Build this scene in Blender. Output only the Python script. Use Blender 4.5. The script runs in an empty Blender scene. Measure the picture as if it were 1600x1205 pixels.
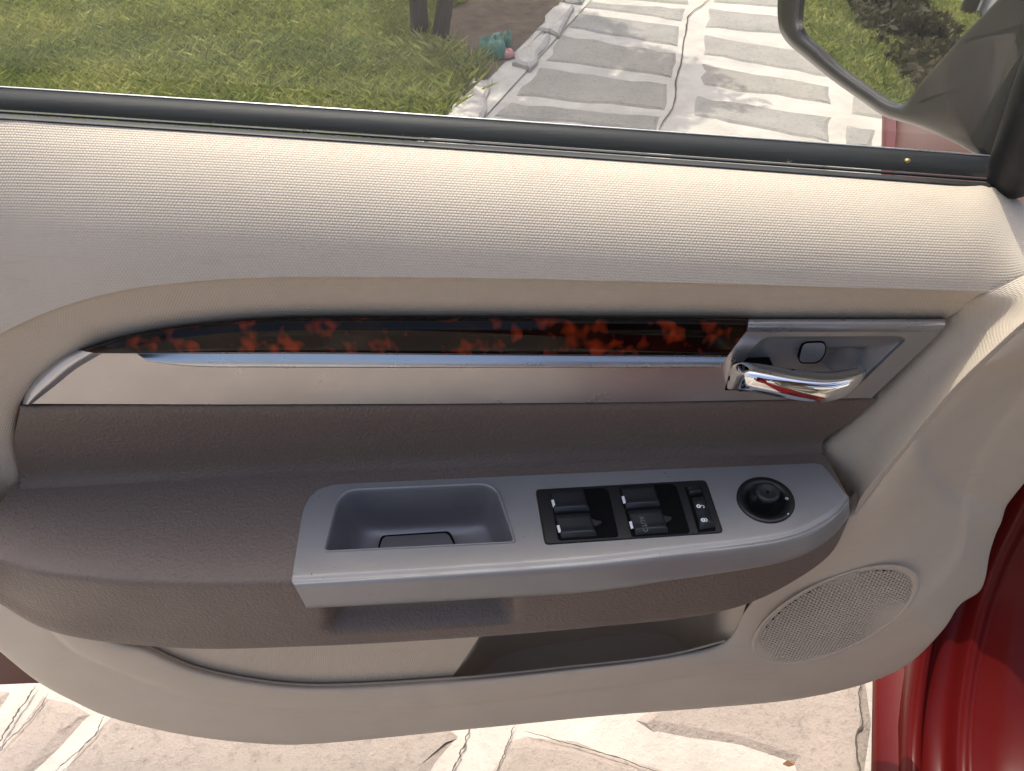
import bpy, bmesh, math, random
import numpy as np
from mathutils import Vector, Matrix, noise
from mathutils.geometry import tessellate_polygon

random.seed(7); np.random.seed(7)
R = math.radians
SC = bpy.context.scene
COL = SC.collection

# ------------------------------------------------------------------ camera
F_PX, CX, CY = 1232.0, 800.0, 602.5
PITCH = R(42.0)
CAM = Vector((0.0, 0.0, 1.20))
cd = bpy.data.cameras.new('camera'); cam = bpy.data.objects.new('camera', cd); COL.objects.link(cam)
cam.location = CAM; cam.rotation_euler = (math.pi/2 - PITCH, 0, 0)
cd.sensor_width = 36.0; cd.lens = 36.0*F_PX/1600.0
cd.clip_start = 0.02; cd.clip_end = 500.0
SC.camera = cam

# ------------------------------------------------------------------ sky, sun, exposure
SUN_EL, SUN_AZ = R(60.5), R(-14.0)          # azimuth from +y towards +x
wd = bpy.data.worlds.new('World'); SC.world = wd; wd.use_nodes = True
wn = wd.node_tree.nodes; wl = wd.node_tree.links
wn.clear()
sky = wn.new('ShaderNodeTexSky'); sky.sky_type = 'NISHITA'; sky.sun_disc = False
sky.dust_density = 6.0; sky.sun_elevation = SUN_EL; sky.sun_rotation = SUN_AZ
bg = wn.new('ShaderNodeBackground'); bg.inputs['Strength'].default_value = 0.15
wo = wn.new('ShaderNodeOutputWorld')
wl.new(sky.outputs[0], bg.inputs[0]); wl.new(bg.outputs[0], wo.inputs[0])
ld = bpy.data.lights.new('sun', 'SUN'); ld.energy = 2.0; ld.angle = R(0.5); ld.color = (1.0, 0.94, 0.83)
sun = bpy.data.objects.new('sun', ld); COL.objects.link(sun)
SUNV = Vector((math.sin(SUN_AZ)*math.cos(SUN_EL), math.cos(SUN_AZ)*math.cos(SUN_EL), math.sin(SUN_EL)))
sun.rotation_euler = SUNV.to_track_quat('Z', 'Y').to_euler()
SC.view_settings.view_transform = 'Standard'; SC.view_settings.look = 'None'
SC.view_settings.exposure = 1.02; SC.view_settings.gamma = 1.0

# ------------------------------------------------------------------ pixel -> place
sp, cp = math.sin(PITCH), math.cos(PITCH)
def ray(px, py):
    u = (px-CX)/F_PX; v = (CY-py)/F_PX
    return Vector((u, cp + sp*v, -sp + cp*v))
def at_y(px, py, y):
    d = ray(px, py); return CAM + d*(y/d.y)
def at_z(px, py, z):
    d = ray(px, py); return CAM + d*((z-CAM.z)/d.z)
class Plane:
    def __init__(s, a, b, c):
        s.o = a; s.ex = (b-a).normalized(); n = (b-a).cross(c-a).normalized()
        if n.dot(CAM-a) < 0: n = -n
        s.n = n; s.ey = n.cross(s.ex)
    def at(s, px, py, off=0.0):
        d = ray(px, py); o = s.o + s.n*off
        return CAM + d*((o-CAM).dot(s.n)/d.dot(s.n))

# ------------------------------------------------------------------ materials
def hx(r, g, b):
    f = lambda c: ((c/255+0.055)/1.055)**2.4 if c/255 > 0.04045 else c/255/12.92
    return (f(r), f(g), f(b), 1)
class M:
    """small node-tree builder"""
    def __init__(s, name):
        s.m = bpy.data.materials.new(name); s.m.use_nodes = True
        s.t = s.m.node_tree; s.n = s.t.nodes; s.l = s.t.links
        s.b = s.n['Principled BSDF']; s.out = s.n['Material Output']
    def set(s, **k):
        names = {'color':'Base Color','rough':'Roughness','metal':'Metallic','spec':'Specular IOR Level','coat':'Coat Weight','coatr':'Coat Roughness','aniso':'Anisotropic','sheen':'Sheen Weight'}
        for a, v in k.items(): s.b.inputs[names[a]].default_value = v
        return s
    def node(s, t, **k):
        n = s.n.new(t)
        for a, v in k.items():
            if hasattr(n, a): setattr(n, a, v)
            else: n.inputs[a.replace('_', ' ')].default_value = v
        return n
    def link(s, a, b): s.l.new(a, b)
    def coord(s, kind='Object', scale=(1,1,1), rot=(0,0,0)):
        c = s.node('ShaderNodeTexCoord'); mp = s.node('ShaderNodeMapping')
        mp.inputs['Scale'].default_value = scale; mp.inputs['Rotation'].default_value = rot
        s.link(c.outputs[kind], mp.inputs[0]); return mp.outputs[0]
    def noise(s, vec, scale, detail=3, rough=0.55, dist=0.0):
        n = s.node('ShaderNodeTexNoise'); n.inputs['Scale'].default_value = scale
        n.inputs['Detail'].default_value = detail; n.inputs['Roughness'].default_value = rough; n.inputs['Distortion'].default_value = dist
        s.link(vec, n.inputs['Vector']); return n.outputs[0]
    def voro(s, vec, scale, feature='F1'):
        n = s.node('ShaderNodeTexVoronoi'); n.feature = feature; n.inputs['Scale'].default_value = scale
        s.link(vec, n.inputs['Vector']); return n.outputs[0]
    def ramp(s, fac, stops):
        r = s.node('ShaderNodeValToRGB'); e = r.color_ramp.elements
        while len(e) < len(stops): e.new(0.5)
        for i, (p, c) in enumerate(stops):
            e[i].position = p; e[i].color = c if hasattr(c, '__len__') else (c, c, c, 1)
        s.link(fac, r.inputs[0]); return r.outputs[0]
    def mix(s, fac, a, b, mode='MIX'):
        n = s.node('ShaderNodeMix'); n.data_type = 'RGBA'; n.blend_type = mode
        for sock, v in ((n.inputs[0], fac), (n.inputs[6], a), (n.inputs[7], b)):
            if hasattr(v, 'is_output'): s.link(v, sock)
            else: sock.default_value = v
        return n.outputs[2]
    def math(s, op, a, b=0.0, c=0.0):
        n = s.node('ShaderNodeMath'); n.operation = op
        for i, v in enumerate((a, b, c)):
            if hasattr(v, 'is_output'): s.link(v, n.inputs[i])
            else: n.inputs[i].default_value = v
        return n.outputs[0]
    def bump(s, h, strength=0.3, dist=0.001, prev=None):
        n = s.node('ShaderNodeBump'); n.inputs['Strength'].default_value = strength; n.inputs['Distance'].default_value = dist
        s.link(h, n.inputs['Height'])
        if prev is not None: s.link(prev, n.inputs['Normal'])
        return n.outputs[0]
    def normal(s, o): s.link(o, s.b.inputs['Normal']); return s
    def color(s, o): s.link(o, s.b.inputs['Base Color']); return s
    def rough(s, o): s.link(o, s.b.inputs['Roughness']); return s

MT = {}
def plain(name, col, **k):
    MT[name] = M(name).set(color=col, **k).m

CREAM = (0.58, 0.495, 0.395, 1)
def soiled(m, base, amt=0.35, scale=5.0):
    """uneven grubby marks of a used car interior"""
    v = m.coord('Object')
    a = m.ramp(m.noise(v, scale, 5, 0.62, 0.6), [(0.42, 0.0), (0.78, 1.0)])
    dark = tuple(c*0.72 for c in base[:3]) + (1,)
    col = m.mix(m.math('MULTIPLY', a, amt), base, dark)
    # scuffs
    v2 = m.coord('Object', (3, 9, 22), (0.3, 0.5, 0.2))
    s = m.ramp(m.noise(v2, 4.5, 3, 0.6, 1.2), [(0.60, 0.0), (0.70, 0.7)])
    return m.mix(m.math('MULTIPLY', s, amt*0.5), col, tuple(c*0.6 for c in base[:3]) + (1,))

def mat_weave():
    m = M('cream_weave_vinyl').set(rough=0.62, spec=0.3)
    uv = m.coord('UV', (1/0.0024, 1/0.0019, 1))
    sx = m.node('ShaderNodeSeparateXYZ'); m.link(uv, sx.inputs[0])
    # offset every other row : woven look
    row = m.math('FLOOR', sx.outputs[1])
    sh = m.math('MULTIPLY', m.math('MODULO', row, 2.0), 0.5)
    fx = m.math('FRACT', m.math('ADD', sx.outputs[0], sh)); fy = m.math('FRACT', sx.outputs[1])
    hx_ = m.math('SINE', m.math('MULTIPLY', fx, math.pi)); hy_ = m.math('SINE', m.math('MULTIPLY', fy, math.pi))
    h = m.math('POWER', m.math('MULTIPLY', hx_, hy_), 0.6)
    col = soiled(m, CREAM, 0.42, 5.0)
    col = m.mix(m.math('MULTIPLY', m.math('SUBTRACT', 1.0, h), 0.22), col, tuple(c*0.6 for c in CREAM[:3])+(1,))
    m.color(col); m.normal(m.bump(h, 0.55, 0.0006))
    MT['weave'] = m.m
def mat_rib():
    m = M('cream_ribbed_vinyl').set(rough=0.62, spec=0.3)
    uv = m.coord('UV', (1/0.0022, 1/0.004, 1))
    sx = m.node('ShaderNodeSeparateXYZ'); m.link(uv, sx.inputs[0])
    h = m.math('SINE', m.math('MULTIPLY', m.math('FRACT', sx.outputs[0]), math.pi))
    m.color(soiled(m, CREAM, 0.25, 4.0)); m.normal(m.bump(h, 0.5, 0.0006))
    MT['rib'] = m.m
def mat_cream():
    m = M('cream_plastic').set(rough=0.55, spec=0.35)
    v = m.coord('Object')
    m.color(soiled(m, CREAM, 0.45, 6.0)); m.normal(m.bump(m.noise(v, 900, 2), 0.12, 0.0004))
    MT['cream'] = m.m
def mat_taupe():
    m = M('taupe_leatherette').set(rough=0.5, spec=0.4)
    v = m.coord('Object')
    base = (0.172, 0.131, 0.107, 1)
    a = m.noise(v, 7, 4, 0.6, 0.5)
    m.color(m.mix(m.math('MULTIPLY', a, 0.5), base, (0.132, 0.097, 0.077, 1)))
    g = m.voro(v, 430, 'SMOOTH_F1'); g2 = m.noise(v, 560, 2)
    h = m.math('ADD', g, m.math('MULTIPLY', g2, 0.6))
    m.rough(m.ramp(m.noise(v, 12, 3), [(0.3, 0.42), (0.7, 0.58)]))
    m.normal(m.bump(h, 0.7, 0.0009))
    MT['taupe'] = m.m
def mat_silver(name, base, rough, metal=0.85, worn=0.0):
    m = M(name).set(color=base, rough=rough, metal=metal, spec=0.5)
    v = m.coord('Object')
    a = m.noise(v, 9, 5, 0.65, 0.4)
    dark = tuple(c*0.80 for c in base[:3]) + (1,)
    col = m.mix(m.ramp(a, [(0.4, 0.0), (0.75, 0.6)]), base, dark)
    if worn:
        s = m.ramp(m.noise(m.coord('Object', (60, 60, 60)), 3.2, 4, 0.7, 0.3), [(0.665, 0.0), (0.70, 1.0)])
        zone = m.ramp(m.noise(v, 14, 2), [(0.44, 0.0), (0.56, 1.0)])
        col = m.mix(m.math('MULTIPLY', m.math('MULTIPLY', s, zone), worn), col, (0.03, 0.028, 0.027, 1))
    m.color(col)
    m.rough(m.ramp(m.noise(v, 22, 4, 0.6), [(0.3, rough*0.85), (0.75, rough*1.25)]))
    m.normal(m.bump(m.noise(v, 1500, 1), 0.05, 0.0003))
    MT[name] = m.m
def mat_tortoise():
    m = M('tortoiseshell_lacquer').set(rough=0.07, spec=0.2)
    v = m.coord('Object', (1.0, 1.0, 0.75))
    n1 = m.noise(v, 92, 1.4, 0.45, 0.15)
    a = m.ramp(n1, [(0.53, 0.0), (0.62, 0.4), (0.76, 1.0)])
    n2 = m.ramp(m.noise(v, 24, 2, 0.5), [(0.45, 0.0), (0.62, 0.35)])
    c0 = m.mix(n2, (0.0035, 0.002, 0.0018, 1), (0.028, 0.011, 0.004, 1))
    m.color(m.mix(a, c0, (0.24, 0.028, 0.007, 1)))
    MT['tortoise'] = m.m
def mat_glass():
    m = M('window_glass'); m.n.remove(m.b)
    tr = m.node('ShaderNodeBsdfTransparent'); tr.inputs[0].default_value = (0.94, 0.97, 0.945, 1)
    gl = m.node('ShaderNodeBsdfGlossy'); gl.inputs['Roughness'].default_value = 0.01
    fr = m.node('ShaderNodeFresnel'); fr.inputs['IOR'].default_value = 1.5
    # dust film on the pane, thickened to put in the window's veiling haze
    df = m.node('ShaderNodeBsdfDiffuse'); df.inputs[0].default_value = (0.7, 0.68, 0.62, 1)
    v = m.coord('Object', (1, 1, 0.35))
    dust_haze = m.ramp(m.noise(v, 6, 5, 0.6), [(0.3, 0.05), (0.8, 0.13)])
    mx = m.node('ShaderNodeMixShader'); m.link(fr.outputs[0], mx.inputs[0]); m.link(tr.outputs[0], mx.inputs[1]); m.link(gl.outputs[0], mx.inputs[2])
    m2 = m.node('ShaderNodeMixShader'); m.link(dust_haze, m2.inputs[0]); m.link(mx.outputs[0], m2.inputs[1]); m.link(df.outputs[0], m2.inputs[2])
    m.link(m2.outputs[0], m.out.inputs[0]); MT['glass'] = m.m
def mat_paint():
    m = M('dark_red_car_paint').set(color=(0.082, 0.005, 0.005, 1), rough=0.26, metal=0.0, spec=0.13, coat=0.0, coatr=0.06)
    v = m.coord('Object')
    d = m.noise(v, 5, 5, 0.65)
    m.color(m.mix(m.ramp(d, [(0.45, 0.0), (0.85, 0.45)]), (0.082, 0.005, 0.005, 1), (0.09, 0.02, 0.018, 1)))
    MT['paint'] = m.m
def mat_rubber():
    m = M('black_rubber').set(color=(0.014, 0.014, 0.015, 1), rough=0.5, spec=0.4)
    v = m.coord('Object')
    m.color(m.mix(m.ramp(m.noise(v, 30, 5, 0.7), [(0.5, 0.0), (0.85, 0.5)]), (0.012, 0.012, 0.013, 1), (0.07, 0.066, 0.06, 1)))
    m.normal(m.bump(m.noise(m.coord('Object', (8, 300, 300)), 2, 3), 0.2, 0.0006))
    MT['rubber'] = m.m
def mat_belt():
    m = M('grey_black_belt_moulding').set(rough=0.38, spec=0.5)
    v = m.coord('Object', (1, 1, 1))
    d = m.noise(m.coord('Object', (3, 120, 400)), 3, 4, 0.6)
    m.color(m.mix(d, (0.014, 0.0155, 0.018, 1), (0.036, 0.040, 0.045, 1)))
    m.normal(m.bump(d, 0.2, 0.0005)); MT['belt'] = m.m
def mat_stone(name, c1, c2, c3):
    m = M(name).set(rough=0.9, spec=0.2)
    v = m.coord('Object')
    oi = m.node('ShaderNodeObjectInfo')
    big = m.noise(v, 5.0, 5, 0.6, 0.3); fine = m.noise(v, 60, 5, 0.7); pit = m.noise(v, 170, 6, 0.75)
    col = m.mix(m.ramp(big, [(0.35, 0.0), (0.68, 1.0)]), c1, c2)
    col = m.mix(m.math('MULTIPLY', oi.outputs['Random'], 0.5), col, c3)
    col = m.mix(m.ramp(fine, [(0.52, 0.0), (0.72, 0.6)]), col, tuple(c*0.5 for c in c1[:3])+(1,))
    col = m.mix(m.ramp(pit, [(0.56, 0.0), (0.72, 0.5)]), col, (0.06, 0.05, 0.045, 1))
    m.color(col)
    h = m.math('ADD', m.math('MULTIPLY', fine, 0.7), m.math('MULTIPLY', pit, 0.5))
    m.normal(m.bump(h, 0.8, 0.006)); MT[name] = m.m
def mat_mortar():
    m = M('pale_cement').set(rough=0.92, spec=0.2)
    v = m.coord('Object')
    a = m.noise(v, 6, 6, 0.65, 0.4); f = m.noise(v, 55, 5, 0.7)
    col = m.mix(m.ramp(a, [(0.35, 0.0), (0.7, 1.0)]), (0.49, 0.455, 0.405, 1), (0.37, 0.34, 0.30, 1))
    col = m.mix(m.ramp(f, [(0.6, 0.0), (0.78, 0.6)]), col, (0.2, 0.18, 0.16, 1))
    e = m.voro(m.coord('Object', (1, 1, 0.1)), 2.1, 'DISTANCE_TO_EDGE')
    m.color(col); m.normal(m.bump(m.math('ADD', a, m.math('MULTIPLY', f, 0.5)), 0.7, 0.01)); MT['mortar'] = m.m
def mat_ground(name, a, b, scale=14):
    m = M(name).set(rough=0.95, spec=0.1)
    v = m.coord('Object')
    n = m.noise(v, scale, 6, 0.7)
    m.color(m.mix(m.ramp(n, [(0.35, 0.0), (0.7, 1.0)]), a, b)); m.normal(m.bump(n, 0.8, 0.02)); MT[name] = m.m
def mat_leaf(name, a, b, c=None):
    m = M(name).set(rough=0.6, spec=0.3)
    at = m.node('ShaderNodeAttribute'); at.attribute_name = 'tone'; at.attribute_type = 'GEOMETRY'
    col = m.ramp(at.outputs['Fac'], [(0.0, a), (0.6, b), (1.0, c or b)])
    m.color(col)
    tl = m.node('ShaderNodeBsdfTranslucent'); m.link(col, tl.inputs[0])
    mx = m.node('ShaderNodeMixShader'); mx.inputs[0].default_value = 0.45
    m.link(m.b.outputs[0], mx.inputs[1]); m.link(tl.outputs[0], mx.inputs[2]); m.link(mx.outputs[0], m.out.inputs[0])
    MT[name] = m.m
def mat_bark():
    m = M('grey_bark').set(rough=0.95, spec=0.1)
    v = m.coord('Object', (1, 1, 0.2))
    n = m.noise(v, 40, 6, 0.7, 0.4)
    m.color(m.mix(n, (0.03, 0.026, 0.022, 1), (0.16, 0.14, 0.12, 1))); m.normal(m.bump(n, 1.0, 0.02)); MT['bark'] = m.m

mat_weave(); mat_rib(); mat_cream(); mat_taupe(); mat_tortoise(); mat_glass(); mat_paint(); mat_rubber(); mat_belt(); mat_mortar(); mat_bark()
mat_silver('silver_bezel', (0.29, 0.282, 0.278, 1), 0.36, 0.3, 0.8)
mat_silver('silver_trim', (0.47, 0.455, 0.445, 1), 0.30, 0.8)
mat_silver('silver_bright', (0.55, 0.56, 0.59, 1), 0.28, 0.85)
mat_silver('cup_grey', (0.26, 0.245, 0.25, 1), 0.36, 0.3)
mat_stone('granite_slab', (0.32, 0.30, 0.27, 1), (0.24, 0.23, 0.208, 1), (0.33, 0.295, 0.235, 1))
mat_stone('pink_slab', (0.36, 0.305, 0.265, 1), (0.28, 0.24, 0.215, 1), (0.38, 0.33, 0.275, 1))
mat_stone('kerb_stone', (0.52, 0.48, 0.43, 1), (0.38, 0.35, 0.31, 1), (0.44, 0.40, 0.36, 1))
mat_ground('lawn_soil', (0.07, 0.085, 0.028, 1), (0.12, 0.13, 0.05, 1))
mat_ground('bare_soil', (0.075, 0.055, 0.04, 1), (0.13, 0.10, 0.075, 1), 9)
mat_ground('wall_render', (0.32, 0.32, 0.33, 1), (0.38, 0.38, 0.39, 1), 3)
mat_leaf('grass_blades', (0.09, 0.13, 0.03, 1), (0.26, 0.29, 0.07, 1), (0.46, 0.43, 0.17, 1))
mat_leaf('tree_leaves', (0.025, 0.05, 0.012, 1), (0.07, 0.11, 0.025, 1))
mat_leaf('hedge_leaves', (0.02, 0.03, 0.012, 1), (0.075, 0.065, 0.03, 1), (0.12, 0.09, 0.045, 1))
plain('black_plastic', (0.011, 0.011, 0.012, 1), rough=0.36, spec=0.5)
plain('switch_black', (0.016, 0.017, 0.02, 1), rough=0.42, spec=0.5)
plain('void_black', (0.004, 0.004, 0.004, 1), rough=0.8, spec=0.1)
plain('white_print', (0.75, 0.76, 0.76, 1), rough=0.5)
plain('faint_print', (0.16, 0.16, 0.165, 1), rough=0.5)
plain('chrome', (0.86, 0.86, 0.87, 1), rough=0.045, metal=1.0)
plain('mirror', (0.80, 0.82, 0.80, 1), rough=0.005, metal=1.0)
plain('housing', (0.022, 0.020, 0.0185, 1), rough=0.3, spec=0.5, coat=0.3, coatr=0.08)
plain('crack_dark', (0.09, 0.078, 0.068, 1), rough=1.0, spec=0.0)
plain('green_cloth', (0.02, 0.13, 0.09, 1), rough=0.6)
plain('pink_cloth', (0.5, 0.22, 0.2, 1), rough=0.6)
plain('dry_plant', (0.32, 0.27, 0.17, 1), rough=0.9)
plain('leaf_brown', (0.22, 0.11, 0.05, 1), rough=0.8)
plain('seat_cloth', (0.38, 0.33, 0.27, 1), rough=0.8)
plain('brass', (0.6, 0.5, 0.2, 1), rough=0.3, metal=0.8)

# ------------------------------------------------------------------ mesh helpers
def link(me_or_none, name, mat=None, parent=None):
    o = bpy.data.objects.new(name, me_or_none); COL.objects.link(o)
    if mat and me_or_none is not None: me_or_none.materials.append(MT[mat])
    if parent:
        o.parent = parent
        if parent.type == 'EMPTY': o.location = -parent.location     # meshes are written in world metres
    return o
def mesh(name, verts, faces, mat, parent=None, smooth=True, uvs=None):
    me = bpy.data.meshes.new(name)
    me.from_pydata([tuple(v) for v in verts], [], faces); me.update()
    if smooth: me.polygons.foreach_set('use_smooth', [True]*len(me.polygons))
    if uvs is not None:
        l = me.uv_layers.new(name='UVMap'); idx = np.empty(len(me.loops), np.int32); me.loops.foreach_get('vertex_index', idx)
        l.data.foreach_set('uv', np.asarray(uvs, np.float32)[idx].ravel())
    return link(me, name, mat, parent)
def tag(o, label=None, cat=None, group=None, kind=None):
    if label: o['label'] = label
    if cat: o['category'] = cat
    if group: o['group'] = group
    if kind: o['kind'] = kind
    return o

def catmull(P, n, closed=False):
    """n samples along control points P (index-matched, even in index), Catmull-Rom"""
    P = np.asarray(P, float); k = len(P)
    if k == 2 and not closed:
        t = np.linspace(0, 1, n)[:, None]; return P[0]*(1-t) + P[1]*t
    if closed: Q = np.vstack([P[-1], P, P[0], P[1]]); seg = k; ts = np.linspace(0, seg, n, endpoint=False)
    else: Q = np.vstack([2*P[0]-P[1], P, 2*P[-1]-P[-2]]); seg = k-1; ts = np.linspace(0, seg, n)
    out = []
    for t in ts:
        i = min(int(t), seg-1); f = t-i
        p0, p1, p2, p3 = Q[i], Q[i+1], Q[i+2], Q[i+3]
        # centripetal knots keep uneven spacing from overshooting
        a1 = max(np.linalg.norm(p1-p0), 1e-7)**0.5; a2 = max(np.linalg.norm(p2-p1), 1e-7)**0.5; a3 = max(np.linalg.norm(p3-p2), 1e-7)**0.5
        m1 = a2*((p1-p0)/a1 - (p2-p0)/(a1+a2) + (p2-p1)/a2)
        m2 = a2*((p2-p1)/a2 - (p3-p1)/(a2+a3) + (p3-p2)/a3)
        out.append((2*p1-2*p2+m1+m2)*f**3 + (-3*p1+3*p2-2*m1-m2)*f**2 + m1*f + p1)
    return np.array(out)
def arc(P, n, closed=False):
    """n samples even in arc length along a Catmull-Rom curve through P"""
    D = catmull(P, max(200, 12*len(P)), closed)
    if closed: D = np.vstack([D, D[:1]])
    s = np.concatenate([[0], np.cumsum(np.linalg.norm(np.diff(D, axis=0), axis=1))])
    q = np.linspace(0, s[-1], n, endpoint=not closed)
    return np.stack([np.interp(q, s, D[:, i]) for i in range(D.shape[1])], 1)
def px_row(pts, y=None):
    """[(px,py[,y])...] -> 3-D points on the planes y"""
    out = []
    for p in pts:
        yy = p[2] if len(p) > 2 else y
        out.append(np.array(at_y(p[0], p[1], yy)))
    return np.array(out)
def grid_mesh(name, G, mat, parent=None, closed_u=False, flip=False):
    """G[v][u] points -> smooth quad sheet with metric UVs"""
    G = np.asarray(G); nv, nu = G.shape[:2]
    us = np.concatenate([np.zeros((nv, 1)), np.cumsum(np.linalg.norm(np.diff(G, axis=1), axis=2), axis=1)], 1)
    us = np.repeat(us.mean(0)[None], nv, 0)
    vs = np.concatenate([np.zeros((1, nu)), np.cumsum(np.linalg.norm(np.diff(G, axis=0), axis=2), axis=0)], 0)
    faces = []
    for v in range(nv-1):
        for u in range(nu if closed_u else nu-1):
            u2 = (u+1) % nu
            q = (v*nu+u, v*nu+u2, (v+1)*nu+u2, (v+1)*nu+u)
            faces.append(q[::-1] if flip else q)
    return mesh(name, G.reshape(-1, 3), faces, mat, parent, True, np.stack([us, vs], 2).reshape(-1, 2))
def loft(name, rows, n, m, mat, parent=None, sharp=False, matched=True, flip=False):
    """rows: 3-D control rows top to bottom; smooth (or linear when sharp) across them"""
    S = np.array([(catmull if matched else arc)(r, n) for r in rows])
    if sharp:
        G = []
        for i in range(len(S)-1):
            for t in np.linspace(0, 1, m, endpoint=False): G.append(S[i]*(1-t) + S[i+1]*t)
        G.append(S[-1]); G = np.array(G)
    else:
        K = (len(S)-1)*m + 1
        G = np.stack([catmull(S[:, j], K) for j in range(n)], 1)
    return grid_mesh(name, G, mat, parent, flip=flip)
def poly_with_holes(name, outer, holes, mat, parent=None, plane=None):
    loops = [[Vector(p) for p in outer]] + [[Vector(p) for p in h] for h in holes]
    if plane is not None:
        l2 = [[Vector(((p-plane.o).dot(plane.ex), (p-plane.o).dot(plane.ey), 0)) for p in L] for L in loops]
    else: l2 = loops
    tri = tessellate_polygon(l2)
    V = [p for L in loops for p in L]
    F = []
    for t in tri:
        a, b, c = (V[i] for i in t)
        nrm = (b-a).cross(c-a)
        F.append(tuple(t) if nrm.dot(CAM-a) > 0 else tuple(t)[::-1])
    return mesh(name, V, F, mat, parent, False)
def rounded(pts, r, k=5):
    """round the corners of a 2-D pixel polygon"""
    out = []; n = len(pts)
    P = [np.array(p[:2], float) for p in pts]
    for i in range(n):
        a, b, c = P[i-1], P[i], P[(i+1) % n]
        rr = pts[i][2] if len(pts[i]) > 2 else r
        d1 = min(rr, 0.45*np.linalg.norm(a-b)); d2 = min(rr, 0.45*np.linalg.norm(c-b))
        p = b + (a-b)/np.linalg.norm(a-b)*d1; q = b + (c-b)/np.linalg.norm(c-b)*d2
        for t in np.linspace(0, 1, k):
            out.append(tuple((1-t)**2*p + 2*t*(1-t)*b + t*t*q))
    return out
def prism(name, ring, depth_vec, mat, parent=None, bev=0.0, smooth=False, drop=0.8):
    """solid from a 3-D ring extruded along depth_vec, top edge optionally chamfered"""
    ring = [Vector(p) for p in ring]; n = len(ring); c = sum(ring, Vector())/n; dv = Vector(depth_vec)
    nn = -dv.normalized()
    rings = []
    if bev > 0:
        inn = []
        for i in range(n):
            t = ring[(i+1) % n] - ring[i-1]; q = nn.cross(t)
            q = q.normalized() if q.length > 1e-9 else (c-ring[i]).normalized()
            if q.dot(c-ring[i]) < 0 and n < 12: q = -q
            inn.append(q)
        if sum(inn[i].dot(c-ring[i]) for i in range(n)) < 0: inn = [-q for q in inn]
        rings.append([p + q*min(bev, 0.35*(c-p).length) for p, q in zip(ring, inn)])
        rings.append([p - nn*bev*drop for p in ring])
    else: rings.append(ring)
    rings.append([p + dv for p in ring])
    V = [p for r_ in rings for p in r_]; F = [tuple(range(n))]
    for k in range(len(rings)-1):
        for i in range(n): F.append((k*n+i, (k+1)*n+i, (k+1)*n+(i+1) % n, k*n+(i+1) % n))
    F.append(tuple(reversed(range((len(rings)-1)*n, len(rings)*n))))
    # make the cap face along nn
    a = (ring[1]-ring[0]).cross(ring[2]-ring[1])
    area = sum(((ring[i]-c).cross(ring[(i+1) % n]-c) for i in range(n)), Vector())
    if area.dot(nn) < 0: F = [f[::-1] for f in F]
    return mesh(name, V, F, mat, parent, smooth)
def tube(name, pts, rad, mat, parent=None, sides=10, n=40, flat=1.0):
    C = arc(pts, n); rad = np.interp(np.linspace(0, 1, n), np.linspace(0, 1, len(rad)), rad) if hasattr(rad, '__len__') else np.full(n, rad)
    G = []
    for i in range(n):
        t = Vector(C[min(i+1, n-1)] - C[max(i-1, 0)]).normalized()
        a = t.cross(Vector((0, 0, 1)) if abs(t.z) < 0.9 else Vector((0, 1, 0))).normalized(); b = t.cross(a)
        G.append([np.array(Vector(C[i]) + a*math.cos(w)*rad[i] + b*math.sin(w)*rad[i]*flat) for w in np.linspace(0, 2*math.pi, sides, endpoint=False)])
    o = grid_mesh(name, G, mat, parent, closed_u=True)
    return o
def recalc(o):
    bm = bmesh.new(); bm.from_mesh(o.data); bmesh.ops.recalc_face_normals(bm, faces=bm.faces); bm.to_mesh(o.data); bm.free(); return o

def thing(name, loc, label, cat, group=None):
    o = bpy.data.objects.new(name, None); COL.objects.link(o); o.location = loc; o.empty_display_size = 0.1
    return tag(o, label, cat, group)

# ================================================================== THE SETTING: ground
BODY_S = Vector((0.335, 0.942, 0)).normalized()           # direction of the car's side, towards its nose
BODY_W = Vector((BODY_S.y, -BODY_S.x, 0))                 # into the car

def sheet(name, x0, x1, y0, y1, z, mat, n=2):
    xs = np.linspace(x0, x1, n); ys = np.linspace(y0, y1, n)
    V = [(x, y, z) for y in ys for x in xs]
    F = [(j*n+i, j*n+i+1, (j+1)*n+i+1, (j+1)*n+i) for j in range(n-1) for i in range(n-1)]
    return mesh(name, V, F, mat, None, False)
ground = tag(sheet('ground', -60, 60, -60, 60, -0.05, 'lawn_soil'), 'broad green ground stretching away round the driveway', 'ground', kind='structure')

# edge of the driveway runs away from the camera, left of the slabs
EDGE = [at_z(640, 205, 0), at_z(700, 182, 0), at_z(735, 145, 0), at_z(790, 90, 0), at_z(860, 20, 0), at_z(900, -20, 0)]
e0, e1 = EDGE[0], EDGE[-1]
ed = (EDGE[-1] - EDGE[1]); ed.z = 0; ed.normalize()
def edge_x(y):                                             # x of the drive's left edge at distance y
    p = EDGE[1]; return p.x + ed.x/ed.y*(y - p.y)
# driveway sheet: right of the edge, and everything under the door and the car
y_near = 2.35
drive_outline = [(-12, -12), (12, -12), (12, 14), (edge_x(14), 14), (edge_x(4.0), 4.0), (edge_x(y_near), y_near), (-1.5, 1.25), (-2.1, .3), (-12, .1)]
drive = mesh('driveway', [(x, y, 0) for x, y in drive_outline], [tuple(range(len(drive_outline)))], 'mortar', None, False)
tag(drive, 'pale cement driveway set with rough stone slabs', 'driveway', kind='structure')
lawn_outline = [(-12, .1), (-2.1, .3), (-1.5, 1.25), (edge_x(y_near)-0.02, y_near), (edge_x(3.2)-0.02, 3.2), (edge_x(3.9)-0.45, 3.9), (edge_x(14)-0.45, 14), (-12, 14)]
lawn = mesh('lawn', [(x, y, 0.004) for x, y in lawn_outline], [tuple(range(len(lawn_outline)))], 'lawn_soil', None, False)
tag(lawn, 'mown green lawn beside the driveway', 'lawn', kind='structure')
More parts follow.
